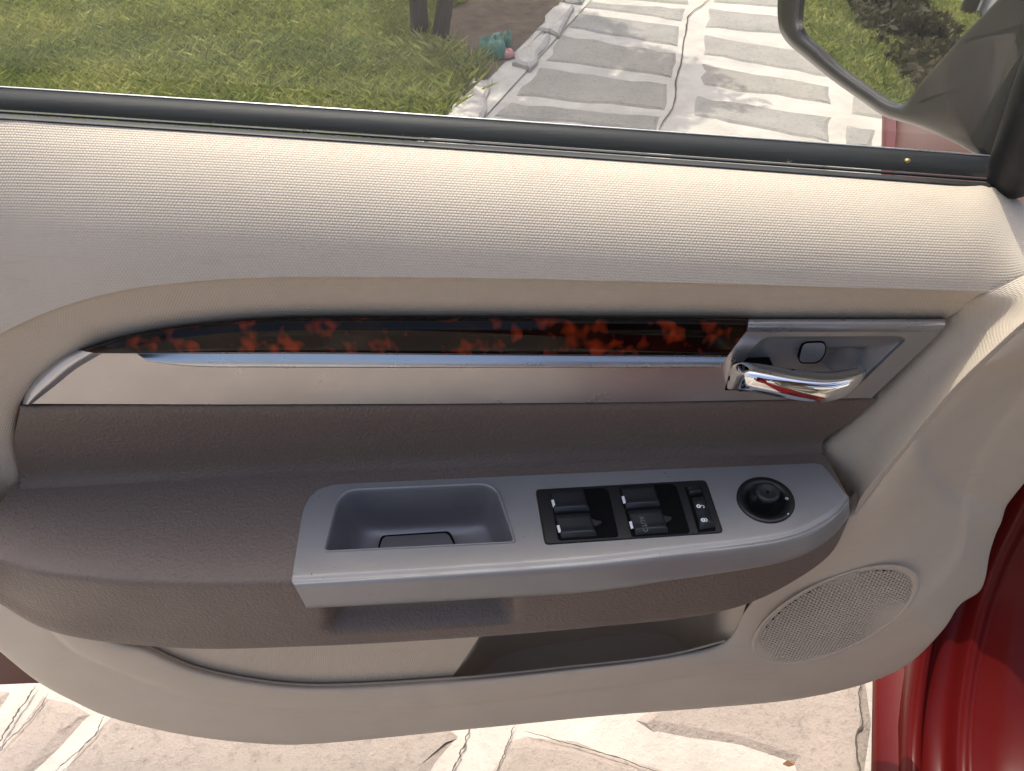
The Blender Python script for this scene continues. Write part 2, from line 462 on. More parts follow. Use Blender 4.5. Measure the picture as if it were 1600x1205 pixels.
soil_outline = [(edge_x(2.95)-0.1, 2.95), (edge_x(3.0)+0.02, 3.0), (edge_x(14)+0.02, 14), (edge_x(14)-0.75, 14), (edge_x(3.6)-0.75, 3.6), (edge_x(3.1)-0.35, 3.1)]
soil = mesh('soil_bed', [(x, y, 0.010) for x, y in soil_outline], [tuple(range(len(soil_outline)))], 'bare_soil', None, False)
tag(soil, 'bare brown earth bed between lawn and driveway', 'soil', kind='structure')

# stone slabs: each a low rough prism, joints left open to the cement
def slab(pts, mat='granite_slab', h=0.005, px=True, seed=0, jag=0.012):
    rnd = random.Random(seed)
    P = [at_z(p[0], p[1], 0) if px else Vector((p[0], p[1], 0)) for p in pts]
    ring = []
    for i in range(len(P)):
        a, b = P[i], P[(i+1) % len(P)]; k = max(2, int((b-a).length/0.07))
        for t in range(k):
            q = a.lerp(b, t/k); j = jag*(0.4 if t == 0 else 1.0)
            ring.append(Vector((q.x + rnd.uniform(-j, j), q.y + rnd.uniform(-j, j), h + rnd.uniform(-0.0008, 0.0008))))
    return prism('stone_slab', ring, (0, 0, -h-0.004), mat, drive, bev=0.022, drop=0.3)
SL = [  # column beyond the window, left of the long crack
    [(912, -22), (1080, -8), (1078, 8), (916, -4)], [(915, 3), (1074, 14), (1067, 34), (908, 12)],
    [(900, 20), (1064, 42), (1060, 74), (886, 44)], [(878, 54), (1056, 84), (1050, 122), (850, 95)],
    [(842, 106), (1046, 132), (1038, 174), (806, 150)], [(798, 160), (1034, 183), (1024, 208), (770, 182)],
    [(760, 192), (1020, 216), (1000, 262), (720, 232)],
    # right of the crack
    [(1112, -14), (1240, -2), (1240, 14), (1112, 4)], [(1106, 13), (1300, 34), (1310, 60), (1100, 44)],
    [(1099, 55), (1330, 92), (1335, 128), (1097, 86)], [(1096, 100), (1300, 136), (1300, 164), (1096, 134)],
    [(1088, 150), (1303, 184), (1300, 224), (1084, 182)], [(1066, 204), (1296, 238), (1290, 290), (1040, 258)],
    # far right column behind the mirror
    [(1345, 60), (1520, 90), (1540, 122), (1350, 92)], [(1330, 150), (1420, 165), (1420, 196), (1328, 178)], [(1322, 196), (1372, 204), (1362, 232), (1318, 228)]]
for i, q in enumerate(SL): slab(q, 'granite_slab', 0.005, seed=i+1)
# slabs below the door
SB = [[(205, 1085), (690, 1120), (715, 1150), (672, 1225), (560, 1300), (20, 1300), (95, 1205), (165, 1120)],
      [(790, 1150), (835, 1148), (960, 1176), (1075, 1212), (1120, 1300), (740, 1300), (768, 1205)],
      [(985, 1118), (1180, 1040), (1352, 1040), (1350, 1300), (1250, 1300), (1236, 1196), (1080, 1158)],
      [(70, 1085), (150, 1115), (60, 1205), (-20, 1300), (-120, 1300), (-20, 1190)],
      [(-20, 1060), (30, 1072), (-30, 1160), (-90, 1230), (-200, 1200)]]
for i, q in enumerate(SB): slab(q, 'pink_slab', 0.005, seed=40+i, jag=0.014)
# slabs the camera does not look at directly carry on in the same bond (seen past the door from the side)
k = 0
for row in range(7):
    for c in range(9):
        x0 = -3.1 + c*0.62 + (0.25 if row % 2 else 0); y0 = -2.6 + row*0.36
        if y0 + 0.30 > 0.12: continue
        k += 1; slab([(x0, y0), (x0+0.54, y0+0.02), (x0+0.54, y0+0.30), (x0, y0+0.29)], 'pink_slab', 0.005, px=False, seed=80+k, jag=0.008)
def crack(pts, w=0.006, z=0.0145, seed=0, px=True):
    w = w*.75
    rnd = random.Random(seed); P = arc([np.array(at_z(p[0], p[1], z)) for p in pts], 60)
    V, F = [], []
    for i in range(60):
        t = Vector(P[min(i+1, 59)] - P[max(i-1, 0)]).normalized(); s = Vector((-t.y, t.x, 0))
        c = Vector(P[i]) + s*w*1.8*(noise.noise(Vector((i*.13, seed*7.1, 0))) + .5*noise.noise(Vector((i*.5, seed*3.1, 2)))); ww = w*(.35 + .65*abs(noise.noise(Vector((i*.21, seed*5.7, 9)))))*(1 - abs(2*i/59-1)**6)
        V += [c - s*ww, c + s*ww]
    for i in range(59): F.append((2*i, 2*i+1, 2*i+3, 2*i+2))
    o = mesh('crack', V, F, 'crack_dark', drive, False); return o
crack([(1125, -20), (1100, 5), (1078, 22), (1072, 45), (1064, 90), (1058, 130), (1050, 168), (1036, 192), (1030, 214)], 0.0075, 0.006, 1)
crack([(735, 1125), (728, 1155), (716, 1185), (705, 1215)], 0.0028, 0.006, 2)
crack([(806, 1130), (795, 1160), (782, 1190), (770, 1220)], 0.0022, 0.006, 3)
crack([(815, 1142), (880, 1160), (960, 1182), (1060, 1216)], 0.002, 0.0085, 4)
crack([(1346, 1060), (1344, 1100), (1346, 1130), (1340, 1160), (1345, 1215)], 0.0028, 0.0085, 5)
crack([(60, 1068), (30, 1110), (5, 1150), (-20, 1190)], 0.0035, 0.0085, 6)
crack([(75, 1082), (60, 1110), (20, 1150), (-5, 1180)], 0.0025, 0.0085, 7)
crack([(165, 1115), (150, 1145), (120, 1175), (80, 1210)], 0.0022, 0.0085, 8)
# rough white kerb stones at the lawn's edge
def kerb_stone(pts, seed):
    rnd = random.Random(seed); P = [at_z(p[0], p[1], 0.03) for p in pts]; ring = []
    for i in range(len(P)):
        a, b = P[i], P[(i+1) % len(P)]
        for t in range(4):
            q = a.lerp(b, t/4); ring.append(Vector((q.x + rnd.uniform(-.02, .02), q.y + rnd.uniform(-.02, .02), 0.026 + rnd.uniform(-.006, .006))))
    return prism('kerb_stone', ring, (0, 0, -0.04), 'kerb_stone', kerb, bev=0.012)
kerb = mesh('kerb', [(edge_x(y)+dx, y, 0.006) for y, dx in ((2.5, -.06), (2.5, .14), (14, .16), (14, -.02))], [(0, 1, 2, 3)], 'mortar', None, False)
tag(kerb, 'rough white stone kerb along the lawn edge', 'kerb', kind='structure')
for i, q in enumerate([[(700, 172), (740, 122), (766, 126), (752, 176), (735, 190), (690, 186)], [(690, 188), (744, 192), (700, 250), (640, 236)],
                       [(800, 92), (836, 46), (862, 52), (822, 104)], [(842, 40), (874, 2), (900, 6), (868, 48)], [(880, -4), (905, -36), (925, -30), (904, 0)]]): kerb_stone(q, i)

# ================================================================== THE CAR DOOR
BELT = lambda x: 186 + 0.0633*x + 0.0000040*x*x          # lower edge of the black seal in the photograph
door = thing('car_door', (0.05, 0.50, 0.30), 'open car door seen from inside, cream and brown trim with silver armrest', 'car door')
# ---- painted shell behind the trim
def shell_outline():
    inner = [(-165, 120), (1540, 236), (1548, 400), (1545, 600), (1520, 760), (1480, 880), (1400, 970), (1250, 1000), (900, 1020), (450, 1040), (200, 1062), (60, 1066), (-40, 1066), (-160, 1030), (-230, 800), (-240, 400)]
    return inner
ringF = [at_y(p[0], p[1], 0.515) for p in shell_outline()]
ringF = [Vector(p) for p in arc([np.array(p) for p in ringF], 90, True)]
zmax = lambda x: at_y(800, 200, 0.575).z
nS = len(ringF); V = []; F = []
for yy, inset in ((0.512, 0.006), (0.518, 0.0), (0.560, 0.0), (0.590, 0.03)):
    c = sum(ringF, Vector())/nS
    for p in ringF:
        q = p + (c-p).normalized()*inset; V.append(Vector((q.x, yy, min(q.z, at_y(800+q.x*1232/0.6, BELT(800+q.x*1232/0.6)-46, 0.562).z - (0.030 if yy < .55 else 0.036)))))
for k in range(3):
    for i in range(nS): F.append((k*nS+i, k*nS+(i+1) % nS, (k+1)*nS+(i+1) % nS, (k+1)*nS+i))
F.append(tuple(reversed(range(nS)))); F.append(tuple(range(3*nS, 4*nS)))
shell = recalc(mesh('outer_shell', V, F, 'paint', door, False)); tag(shell, 'dark red painted door skin')

# ---- belt line: mouldings, seal, glass
def beltrow(off, y, x0=-190, x1=1548, n=7, zoff=0.0):
    r = []
    for x in np.linspace(x0, x1, n):
        p = np.array(at_y(x, BELT(x)+off, y)); p[2] += zoff; r.append(p)
    return np.array(r)
loft('belt_seal', [beltrow(3, 0.507), beltrow(0, 0.5045), beltrow(-3, 0.506), beltrow(-6, 0.511), beltrow(-8, 0.519), beltrow(-7, 0.5205), beltrow(-6, 0.521, zoff=-0.004)], 60, 3, 'rubber', door)
loft('belt_seal', [beltrow(-9, 0.522), beltrow(-12, 0.5225), beltrow(-14, 0.525), beltrow(-14, 0.529), beltrow(-12, 0.531)], 60, 3, 'rubber', door)
loft('seal_channel', [beltrow(-4, 0.522, zoff=-0.012), beltrow(-20, 0.565, zoff=-0.014)], 30, 1, 'void_black', door)
loft('belt_moulding', [beltrow(-23, 0.557, zoff=-0.004), beltrow(-27, 0.5565), beltrow(-36, 0.5575), beltrow(-47, 0.560), beltrow(-49.5, 0.562), beltrow(-50.5, 0.568), beltrow(-49.5, 0.585)], 60, 3, 'belt', door)
loft('moulding_edge', [beltrow(-49.2, 0.5605), beltrow(-50.8, 0.5605), beltrow(-51.6, 0.5635), beltrow(-50.8, 0.568)], 60, 2, 'silver_bright', door)
# glass leans in towards the top
gb = beltrow(-14, 0.540, -190, 1600, 12, -0.02)
gt = gb.copy(); gt[:, 2] += 0.42; gt[:, 1] -= 0.10
gl = loft('window_pane', [gb, gt], 12, 4, 'glass', door); tag(gl, 'clear side window, faintly dusty with an added veil of haze')
b = at_y(1418, 251.5, 0.556); 
prism('moulding_clip', [b + Vector((0.0022*math.cos(a), -0.0008, 0.0018*math.sin(a))) for a in np.linspace(0, 2*math.pi, 10, endpoint=False)], (0, 0.002, 0), 'brass', door, bev=0.0006)

# ---- upper bolster, woven vinyl
crease = [(1740, 398), (1630, 418), (1545, 457), (1480, 454), (1250, 447), (1000, 440), (700, 434), (400, 434), (300, 440), (200, 452), (100, 478), (0, 522), (-60, 560), (-110, 640), (-125, 760), (-130, 850)]
outer = [(1740, 392), (1640, 345), (1556, BELT(1556)), (1485, BELT(1485)), (1250, BELT(1250)), (1000, BELT(1000)), (700, BELT(700)), (400, BELT(400)), (300, BELT(300)), (200, BELT(200)), (100, BELT(100)), (0, BELT(0)), (-100, 190), (-190, 330), (-215, 560), (-215, 800)]
FR = list(np.linspace(0, 1, 9)); YV = [0.5055]
def sight(row): d_ = ray(800, row); return -d_.z/d_.y
for i, a_ in enumerate((17, 26, 34, 42, 49, 56, 62, 67)):        # the roll steepens evenly from ledge to crease
    t_ = math.tan(R(a_)); YV.append(YV[-1]*(sight(238+200*FR[i])+t_)/(sight(238+200*FR[i+1])+t_))
YC = YV[-1]; print('crease depth', YC)
rows = []
for f, y in zip(FR, YV): rows.append(px_row([(o[0]*(1-f)+c[0]*f, o[1]*(1-f)+c[1]*f, y) for o, c in zip(outer, crease)]))
UB = loft('upper_bolster', rows, 150, 4, 'weave', door); tag(UB, 'cream woven vinyl roll under the window')
inner = [(1480, 497), (1440, 497), (1230, 496), (1000, 495), (700, 494), (430, 496), (330, 503), (240, 515), (150, 537), (80, 573), (42, 608), (25, 645), (21, 690), (29, 752), (-4, 787), (-70, 850)]
cr2 = [(1545, 457), (1480, 454), (1250, 447), (1000, 440), (700, 434), (400, 434), (300, 440), (200, 452), (100, 478), (0, 522), (-45, 548), (-85, 595), (-112, 650), (-120, 700), (-126, 770), (-130, 850)]
S2 = [px_row(cr2, YC), px_row([(a[0]*.93+b_[0]*.07, a[1]*.93+b_[1]*.07) for a, b_ in zip(cr2, inner)], YC+.003), px_row([(a[0]*.5+b_[0]*.5, a[1]*.5+b_[1]*.5) for a, b_ in zip(cr2, inner)], YC*.45+.457*.55), px_row(inner, 0.4570), px_row(inner, 0.475)]
tag(loft('trim_surround', S2, 150, 5, 'weave', door), 'cream undercut band around the silver trim')

# ---- front fascia: the slanting cream facet by the hinge
L = [(1740, 397), (1630, 417), (1545, 457), (1479, 499), (1420, 565), (1364, 623), (1322, 665), (1285, 704), (1302, 740), (1326, 778), (1331, 800)]
Rr = [(1800, 410), (1710, 435), (1645, 470), (1600, 503), (1550, 548), (1500, 596), (1450, 652), (1400, 712), (1365, 752), (1345, 778), (1336, 800)]
yl = [YC, YC, YC, 0.4585, 0.4585, 0.4585, 0.4585, 0.4585, 0.45, 0.44, 0.435]
mid = [(a[0]*.45+b_[0]*.55, a[1]*.45+b_[1]*.55) for a, b_ in zip(L, Rr)]
YR = 0.405
FA = loft('front_fascia', [px_row([(p[0]-(14 if i > 2 else 0), p[1]-2, y+(.012 if i > 2 else .0005)) for i, (p, y) in enumerate(zip(L, yl))]), px_row([(p[0], p[1], y) for p, y in zip(L, yl)]), px_row([(p[0], p[1], y*.5+YR*.5+.002) for p, y in zip(mid, yl)]), px_row([(a[0]*.04+b_[0]*.96, a[1]*.04+b_[1]*.96) for a, b_ in zip(mid, Rr)], YR+.0008), px_row(Rr, YR), px_row([(p[0]+6, p[1]+6) for p in Rr], YR+0.0025)], 90, 6, 'weave', door)
tag(FA, 'slanting cream facet by the hinge, partly sunlit')

# ---- lower trim with map pocket and speaker
E = [(-150, 760), (-110, 880), (-60, 965), (0, 1017), (62, 1066), (115, 1095), (166, 1118), (240, 1138), (309, 1151), (390, 1160), (463, 1163), (732, 1139), (955, 1117), (1100, 1106), (1250, 1091), (1356, 1066), (1412, 1041), (1475, 981), (1500, 944), (1531, 922), (1547, 860), (1562, 820), (1600, 768), (1680, 680), (1780, 590)]
K = [(-140, 750), (-80, 850), (-20, 905), (40, 950), (77, 983), (116, 1018), (193, 1053), (250, 1074), (309, 1091), (390, 1103), (480, 1110), (703, 1104), (884, 1084), (1050, 1062), (1150, 1048), (1230, 1038), (1330, 1000), (1420, 950), (1470, 910), (1500, 870), (1512, 800), (1530, 750), (1560, 690), (1640, 600), (1750, 500)]
U = [(-120, 740), (-50, 830), (20, 880), (80, 930), (130, 960), (185, 1000), (231, 1012), (270, 1030), (309, 1045), (386, 1062), (480, 1072), (703, 1062), (884, 1044), (1050, 1024), (1133, 1003), (1165, 955), (1200, 915), (1240, 875), (1290, 830), (1338, 800), (1403, 716), (1453, 656), (1503, 600), (1603, 507), (1690, 422)]
n_ = len(E); tq = np.arange(n_)
yE = np.interp(tq, [0, 4, 14, 17, 20, 24], [.430, .407, .405, .418, .446, .45])
yK = np.interp(tq, [0, 4, 14, 17, 20, 24], [.420, .3985, .398, .404, .432, .435])
yU = np.interp(tq, [0, 5, 13, 14, 16, 19, 24], [.41, .398, .396, .402, .409, .4055, .4055])
def blend(A, B, f): return [(a[0]*(1-f)+b_[0]*f, a[1]*(1-f)+b_[1]*f) for a, b_ in zip(A, B)]
step = np.interp(tq, [0, 3, 12, 15, 24], [.001, .006, .005, 0, 0])
def R3(A, y): return px_row([(p[0], p[1], yy) for p, yy in zip(A, y)])
rim = R3(E, yE+.02)
rowsL = [rim, R3(E, yE), R3(blend(E, K, .10), yE*.9+yK*.1-.003), R3(blend(E, K, .85), yK+.0005), R3(K, yK), R3(blend(K, U, .10), yK-step), R3(blend(K, U, .55), (yK+yU)/2-step-.001), R3(blend(K, U, .88), yU-.003*np.clip(step*200, 0, 1)), R3(U, yU+.002), R3([(p[0]-(16 if i > 15 else 0), p[1]-(16 if i > 15 else -3)) for i, p in enumerate(U)], yU+np.where(tq > 15, .02, .010))]
LT = loft('lower_trim', rowsL, 260, 5, 'cream', door); tag(LT, 'cream plastic lower panel with pocket and speaker')
# shallow bowl pressed into the front corner of the lower panel
# lip top and inner face of the pocket
Lip = U[5:15]; yl_ = yU[5:15]
lip0 = R3(Lip, yl_+.002); lip1 = R3([(p[0], p[1]-4) for p in Lip], yl_+.0048); lip2 = lip1.copy(); lip2[:, 2] -= .05; lip2[:, 1] += .002
loft('pocket_lip', [lip0, (lip0+lip1)/2+np.array([0, 0, .0008]), lip1, lip1+np.array([0, .001, -.004]), lip2], 120, 4, 'cream', door)
YI = .4038
bt = px_row([(110, 965), (300, 985), (500, 985), (700, 985), (752, 985)], YI); bt[:, 2] += .02
bb = px_row([(140, 1060), (300, 1090), (500, 1100), (640, 1105), (678, 1105)], YI); bb[:, 2] -= .01
bt[-1] = np.array(at_y(756, 984, YI)); bb[-1] = np.array(at_y(690, 1083, YI)); bb[:-1, 2] = np.maximum(bb[:-1, 2], .365)
loft('pocket_insert', [bt, bb], 60, 10, 'rib', door, matched=True)
# deep half of the pocket
dt = [at_y(756, 984, YI), at_y(775, 960, .47), at_y(900, 930, .482), at_y(1060, 905, .482), at_y(1122, 900, .455), at_y(1150, 900, .425), at_y(1180, 905, .412)]
db = [at_y(690, 1083, YI)] + [Vector((p.x*.97+.0, p.y-.004, 0.345)) for i, p in enumerate(dt[1:6])] + [at_y(1150, 990, .405)]
loft('pocket_back', [np.array([tuple(p) for p in dt]), np.array([tuple(p) for p in db])], 80, 12, 'cream', door)
mesh('pocket_floor', [(-.12, .41, .338), (.22, .41, .395), (.22, .485, .395), (-.12, .485, .338)], [(0, 1, 2, 3)], 'cream', door, False)
for v in LT.data.vertices:      # shallow pressed field in the hinge-side corner
    d_ = v.co - CAM; f_ = d_.y*cp - d_.z*sp; x = CX + d_.x/f_*F_PX; y = CY - (d_.y*sp + d_.z*cp)/f_*F_PX
    e_ = math.hypot((x-1590)/150, (y-690)/118)
    if e_ < 1.15 and x > 1380: t_ = min(max((1.12-e_)/.22, 0), 1); v.co.y += .006*t_*t_*(3-2*t_)*min(1, max(0, (x-1400)/40))
LT.data.update()
# speaker: a ring and a perforated disc lying on the lower panel
def near_lower(px, py):
    """depth of the lower panel at a pixel, from its own mesh"""
    d = ray(px, py); o = LT
    hit, loc, nrm, _ = o.ray_cast(CAM - LOFF, d.normalized())
    return (loc + LOFF, nrm) if hit else (None, None)
LOFF = Vector((0, 0, 0))
SPC = (1305, 961)
pc, _ = near_lower(*SPC)
if pc is None: pc = at_y(*SPC, 0.41)
pa, pb, pt_ = near_lower(1200, 1000)[0], near_lower(1420, 940)[0], near_lower(1345, 895)[0]
spn = Plane(pa or at_y(1200, 1000, .41), pb or at_y(1420, 940, .415), pt_ or at_y(1345, 895, .415))
def sp_ell(t, k=1.0, off=0.0):
    # conjugate radii of the oval measured in the photograph
    ax, ay = 116.0, -30.0; bx, by = 28.0, -64.5
    return spn.at(SPC[0] + k*(ax*math.cos(t)+bx*math.sin(t)), SPC[1] + k*(ay*math.cos(t)+by*math.sin(t)), off)
T = np.linspace(0, 2*math.pi, 96, endpoint=False)
GR = []
for k, off in ((1.11, -.006), (1.105, .0004), (1.085, .0014), (1.05, .0014), (1.02, .0004), (1.005, .0), (.99, .0006)):
    GR.append([np.array(sp_ell(t, k, off)) for t in T])
ring_o = grid_mesh('speaker_ring', GR, 'cream', door, closed_u=True); recalc(ring_o)
spk = mesh('speaker_backing', [sp_ell(t, 1.0, -.0012+.0004) for t in T], [tuple(range(96))], 'void_black', ring_o, False)
# grille: hex pattern of square-ish holes, real openings
ctr = spn.at(*SPC); exv = (sp_ell(0)-ctr); eyv = (sp_ell(math.pi/2)-ctr)
A2 = np.array([[exv.dot(spn.ex), eyv.dot(spn.ex)], [exv.dot(spn.ey), eyv.dot(spn.ey)]]); Ai = np.linalg.inv(A2)
pitch = 0.0037; V = []; F = []
ext = 0.16; nn_ = int(ext/pitch)
oct_ = [(math.cos(a), math.sin(a)) for a in np.linspace(math.pi/4, 2*math.pi+math.pi/4, 8, endpoint=False)]
for j in range(-nn_, nn_+1):
    for i in range(-nn_, nn_+1):
        cx, cy = (i + (0.5 if j % 2 else 0))*pitch, j*pitch*0.88
        q = Ai @ np.array([cx, cy]); p_ = ctr + spn.ex*cx + spn.ey*cy; d_ = p_ - CAM; f_ = d_.y*cp - d_.z*sp
        e_ = np.linalg.solve(np.array([[116., 28.], [-30., -64.5]]), np.array([CX + d_.x/f_*F_PX - SPC[0], CY - (d_.y*sp + d_.z*cp)/f_*F_PX - SPC[1]]))
        q = e_
        if q @ q > 1.0: continue
        hw, hh = pitch/2, pitch*0.44; r = pitch*0.33; b0 = len(V); dome = .0022*(1-(q@q))
        sq = [(hw, hh), (0, hh), (-hw, hh), (-hw, 0), (-hw, -hh), (0, -hh), (hw, -hh), (hw, 0)]
        for (sx, sy) in sq: V.append(ctr + spn.ex*(cx+sx) + spn.ey*(cy+sy) + spn.n*(.0008+dome))
        for (ox, oy) in oct_: V.append(ctr + spn.ex*(cx+ox*r) + spn.ey*(cy+oy*r) + spn.n*(.0008+dome))
        for (ox, oy) in oct_: V.append(ctr + spn.ex*(cx+ox*r) + spn.ey*(cy+oy*r) + spn.n*(-.0004+dome))
        for k in range(8):
            k2 = (k+1) % 8
            F.append((b0+k, b0+k2, b0+8+k2, b0+8+k)); F.append((b0+8+k, b0+8+k2, b0+16+k2, b0+16+k))
gr = mesh('speaker_grille', V, F, 'cream', door, False); tag(gr, 'perforated oval speaker grille')

# ---- brown insert and armrest pad
PA = Plane(at_y(520, 757, .437), at_y(1283, 724, .437), at_y(480, 900, .35))
I0 = [(31, 634), (150, 632), (350, 632), (700, 631), (1000, 628), (1200, 625), (1366, 621)]
I2 = [(31, 757), (225, 746), (430, 735), (680, 726), (960, 712), (1160, 705), (1286, 700)]
I1 = [(22, 692)] + [((a[0]+b_[0])/2, (a[1]+b_[1])/2) for a, b_ in zip(I0[1:], I2[1:])]
rows = [px_row(I0, .4615), px_row(I0, .4535), px_row([(a[0], a[1]+5) for a in I0], .4515), px_row(I1, .4535), px_row([(a[0], a[1]-10) for a in I2], .454), np.array([tuple(PA.at(p[0], p[1]+8, -.0022)) for p in I2])]
tag(loft('door_insert', rows, 140, 8, 'taupe', door), 'dark brown grained insert above the armrest')
AB = [(-60, 845), (-2, 787), (31, 757), (225, 746), (430, 735), (600, 730), (820, 716), (1000, 711), (1130, 706), (1220, 703), (1270, 702), (1292, 715)]
AF = [(-100, 880), (0, 879), (60, 894), (231, 910), (450, 910), (700, 893), (900, 876), (1056, 859), (1157, 848), (1240, 830), (1296, 803), (1325, 776)]
AD = [(-60, 905), (0, 943), (77, 985), (270, 1012), (480, 1010), (751, 995), (950, 978), (1080, 964), (1160, 946), (1240, 908), (1300, 862), (1328, 805)]
def onA(pts, off=-.0022): return np.array([tuple(PA.at(p[0], p[1], off)) for p in pts])
yF = np.array([PA.at(p[0], p[1], -.0022).y for p in AF])
bk = onA(AB); fr0 = onA(blend(AF, AB, .10)); fr1 = onA(AF, -.0040)
down1 = px_row([(a[0]*.80+b_[0]*.20, a[1]*.80+b_[1]*.20, y-.0008) for a, b_, y in zip(AF, AD, yF)])
down2 = px_row([(a[0]*.3+b_[0]*.7, a[1]*.3+b_[1]*.7, y-.0005) for a, b_, y in zip(AF, AD, yF)])
down3 = px_row([(b_[0], b_[1], y+.003) for b_, y in zip(AD, yF)])
und = down3.copy(); und[:, 1] += .012; und[:, 2] -= .003
und2 = down3.copy(); und2[:, 1] += .055; und2[:, 2] += .002
S = [bk, (bk+fr0)/2, fr0, fr1, down1, down2, down3, und, und2]
PADo = loft('armrest_pad', S, 260, 9, 'taupe', door); tag(PADo, 'dark brown grained armrest')
# hand grip hollow pressed into the armrest's front face below the silver bezel
def proj(p):
    d = p - CAM; f = d.y*cp - d.z*sp; u = d.x/f; v = (d.y*sp + d.z*cp)/f
    return CX + u*F_PX, CY - v*F_PX
def sst(a, b_, x): t = min(max((x-a)/(b_-a), 0), 1); return t*t*(3-2*t)
for v in PADo.data.vertices:
    x, y = proj(v.co)
    if 480 < x < 850 and 900 < y < 1005 and v.co.y < 0.40:
        lo = 986 - 0.055*(x-520)
        w = sst(504, 530, x)*(1-sst(782, 810, x))*(1-sst(lo-8, lo+5, y))
        v.co.y += 0.019*w
PADo.data.update()

# ---- silver armrest bezel with pull cup
def in_poly(x, y, P):
    r = False; j = len(P)-1
    for i in range(len(P)):
        if (P[i][1] > y) != (P[j][1] > y) and x < (P[j][0]-P[i][0])*(y-P[i][1])/(P[j][1]-P[i][1])+P[i][0]: r = not r
        j = i
    return r
bm = bmesh.new(); bm.from_mesh(PADo.data)
kill = []
for f in bm.faces:
    c_ = f.calc_center_median(); x, y = proj(c_)
    if (c_ - PA.o).dot(PA.n) > -.004 and (in_poly(x, y, [(530, 764), (776, 753), (812, 852), (500, 866)]) or math.hypot(x-1196, (y-781)*1.15) < 39): kill.append(f)
bmesh.ops.delete(bm, geom=kill, context='FACES'); bm.to_mesh(PADo.data); bm.free()
BT = [(456, 908), (700, 893), (930, 876), (1056, 861), (1157, 850), (1220, 840), (1259, 828), (1306, 800), (1326, 777)]
BL = [(477, 947), (700, 935), (930, 920), (1056, 902), (1157, 887), (1220, 875), (1259, 862), (1300, 835), (1327, 803)]
fb = [(p[0]+(-2 if i > 6 else 1), p[1]-11) for i, p in enumerate(BT)]; fb[-1] = (1319, 770); fb[-2] = (1299, 790); fb[0] = (457.5, 897)
cup = rounded([(528, 765, 30), (776, 754, 26), (808, 849, 8), (503, 864, 8)], 10, 6)
swp = rounded([(836, 765), (1103, 750), (1131, 833), (851, 852)], 7, 4)
KN = PA.at(1196, 781.5); KR = 0.0222
knob_ring = [KN + PA.ex*KR*math.cos(t) + PA.ey*KR*math.sin(t) for t in np.linspace(0, 2*math.pi, 48, endpoint=False)]
fb3 = [tuple(PA.at(p[0], p[1], .0)) for p in fb]; fbc = catmull(np.array(fb3), 60)
side_left = rounded([(457.5, 897), (472, 806), (487, 760, 34), (560, 755)], 20, 8)
top_outer = [PA.at(*p) for p in [(460, 880), (466, 842), (471, 812), (475, 794), (483, 778), (497, 765), (520, 757.5), (560, 755), (800, 744), (1050, 733), (1272, 724), (1284, 726), (1294, 737), (1312, 760)]] + [Vector(p) for p in fbc[::-1]]
cup3 = [PA.at(*p) for p in cup]; sw3 = [PA.at(*p) for p in swp]
bez = poly_with_holes('armrest_bezel', top_outer, [cup3, sw3, knob_ring], 'silver_bezel', door, PA); tag(bez, 'worn silver plastic bezel on the armrest')
yB = np.array([PA.at(p[0], p[1]).y for p in BT])
rB = [np.array(fb3), np.array([tuple(PA.at(p[0]*.6+q[0]*.4, p[1]*.6+q[1]*.4, -.0001)) for p, q in zip(fb, BT)]), np.array([tuple(PA.at(p[0], p[1], -.0009)) for p in BT]),
      px_row([(a[0]*.82+b_[0]*.18, a[1]*.82+b_[1]*.18, y-.0030) for a, b_, y in zip(BT, BL, yB)]), px_row([(a[0]*.4+b_[0]*.6, a[1]*.4+b_[1]*.6, y-.0050) for a, b_, y in zip(BT, BL, yB)]), px_row([(b_[0], b_[1], y-.0054) for b_, y in zip(BL, yB)]), px_row([(b_[0], b_[1]+3, y-.004) for b_, y in zip(BL, yB)]), px_row([(b_[0], b_[1]+3, y+.02) for b_, y in zip(BL, yB)])]
loft('bezel_front', rB, 120, 7, 'silver_bezel', bez)
# thin edge of the bezel down to the pad
to = [Vector(p) for p in top_outer]; nb = len(to); V = to + [p - PA.n*.004 for p in to]
recalc(mesh('bezel_edge', V, [(i, (i+1) % nb, nb+(i+1) % nb, nb+i) for i in range(nb)], 'silver_bezel', bez, False))
# left end cheek of the bezel front
ch = [tuple(r[0]) for r in rB[:6]]; V = [Vector(p) for p in ch] + [Vector(p)+Vector((.004, .02, 0)) for p in ch]
mesh('bezel_end', V, [(i, i+1, 6+i+1, 6+i) for i in range(5)], 'silver_bezel', bez)
# pull cup: rim lip, walls, floor
cc = sum(cup3, Vector())/len(cup3)
def cring(sx, sy, dz, sh=0.0):
    out = []
    for p in cup3:
        a = (p-cc).dot(PA.ex)*sx; b_ = (p-cc).dot(PA.ey)*sy
        out.append(np.array(cc + PA.ex*a + PA.ey*(b_+sh) - PA.n*dz))
    return out
lipg = [cring(1.0, 1.0, 0), cring(.992, .985, -.0014), cring(.975, .96, -.0014), cring(.965, .94, .0008), cring(.96, .93, .003)]
grid_mesh('cup_rim', lipg, 'silver_bezel', bez, closed_u=True)
wall = [cring(.96, .93, .003), cring(.95, .91, .008), cring(.92, .88, .022), cring(.87, .84, .036), cring(.78, .76, .046), cring(.62, .60, .050), cring(.3, .3, .051), cring(.01, .01, .051)]
Gw = np.array(wall); Gw = np.stack([catmull(Gw[:, j], 36) for j in range(Gw.shape[1])], 1)
pc_ = grid_mesh('pull_cup', Gw, 'cup_grey', bez, closed_u=True); recalc(pc_)
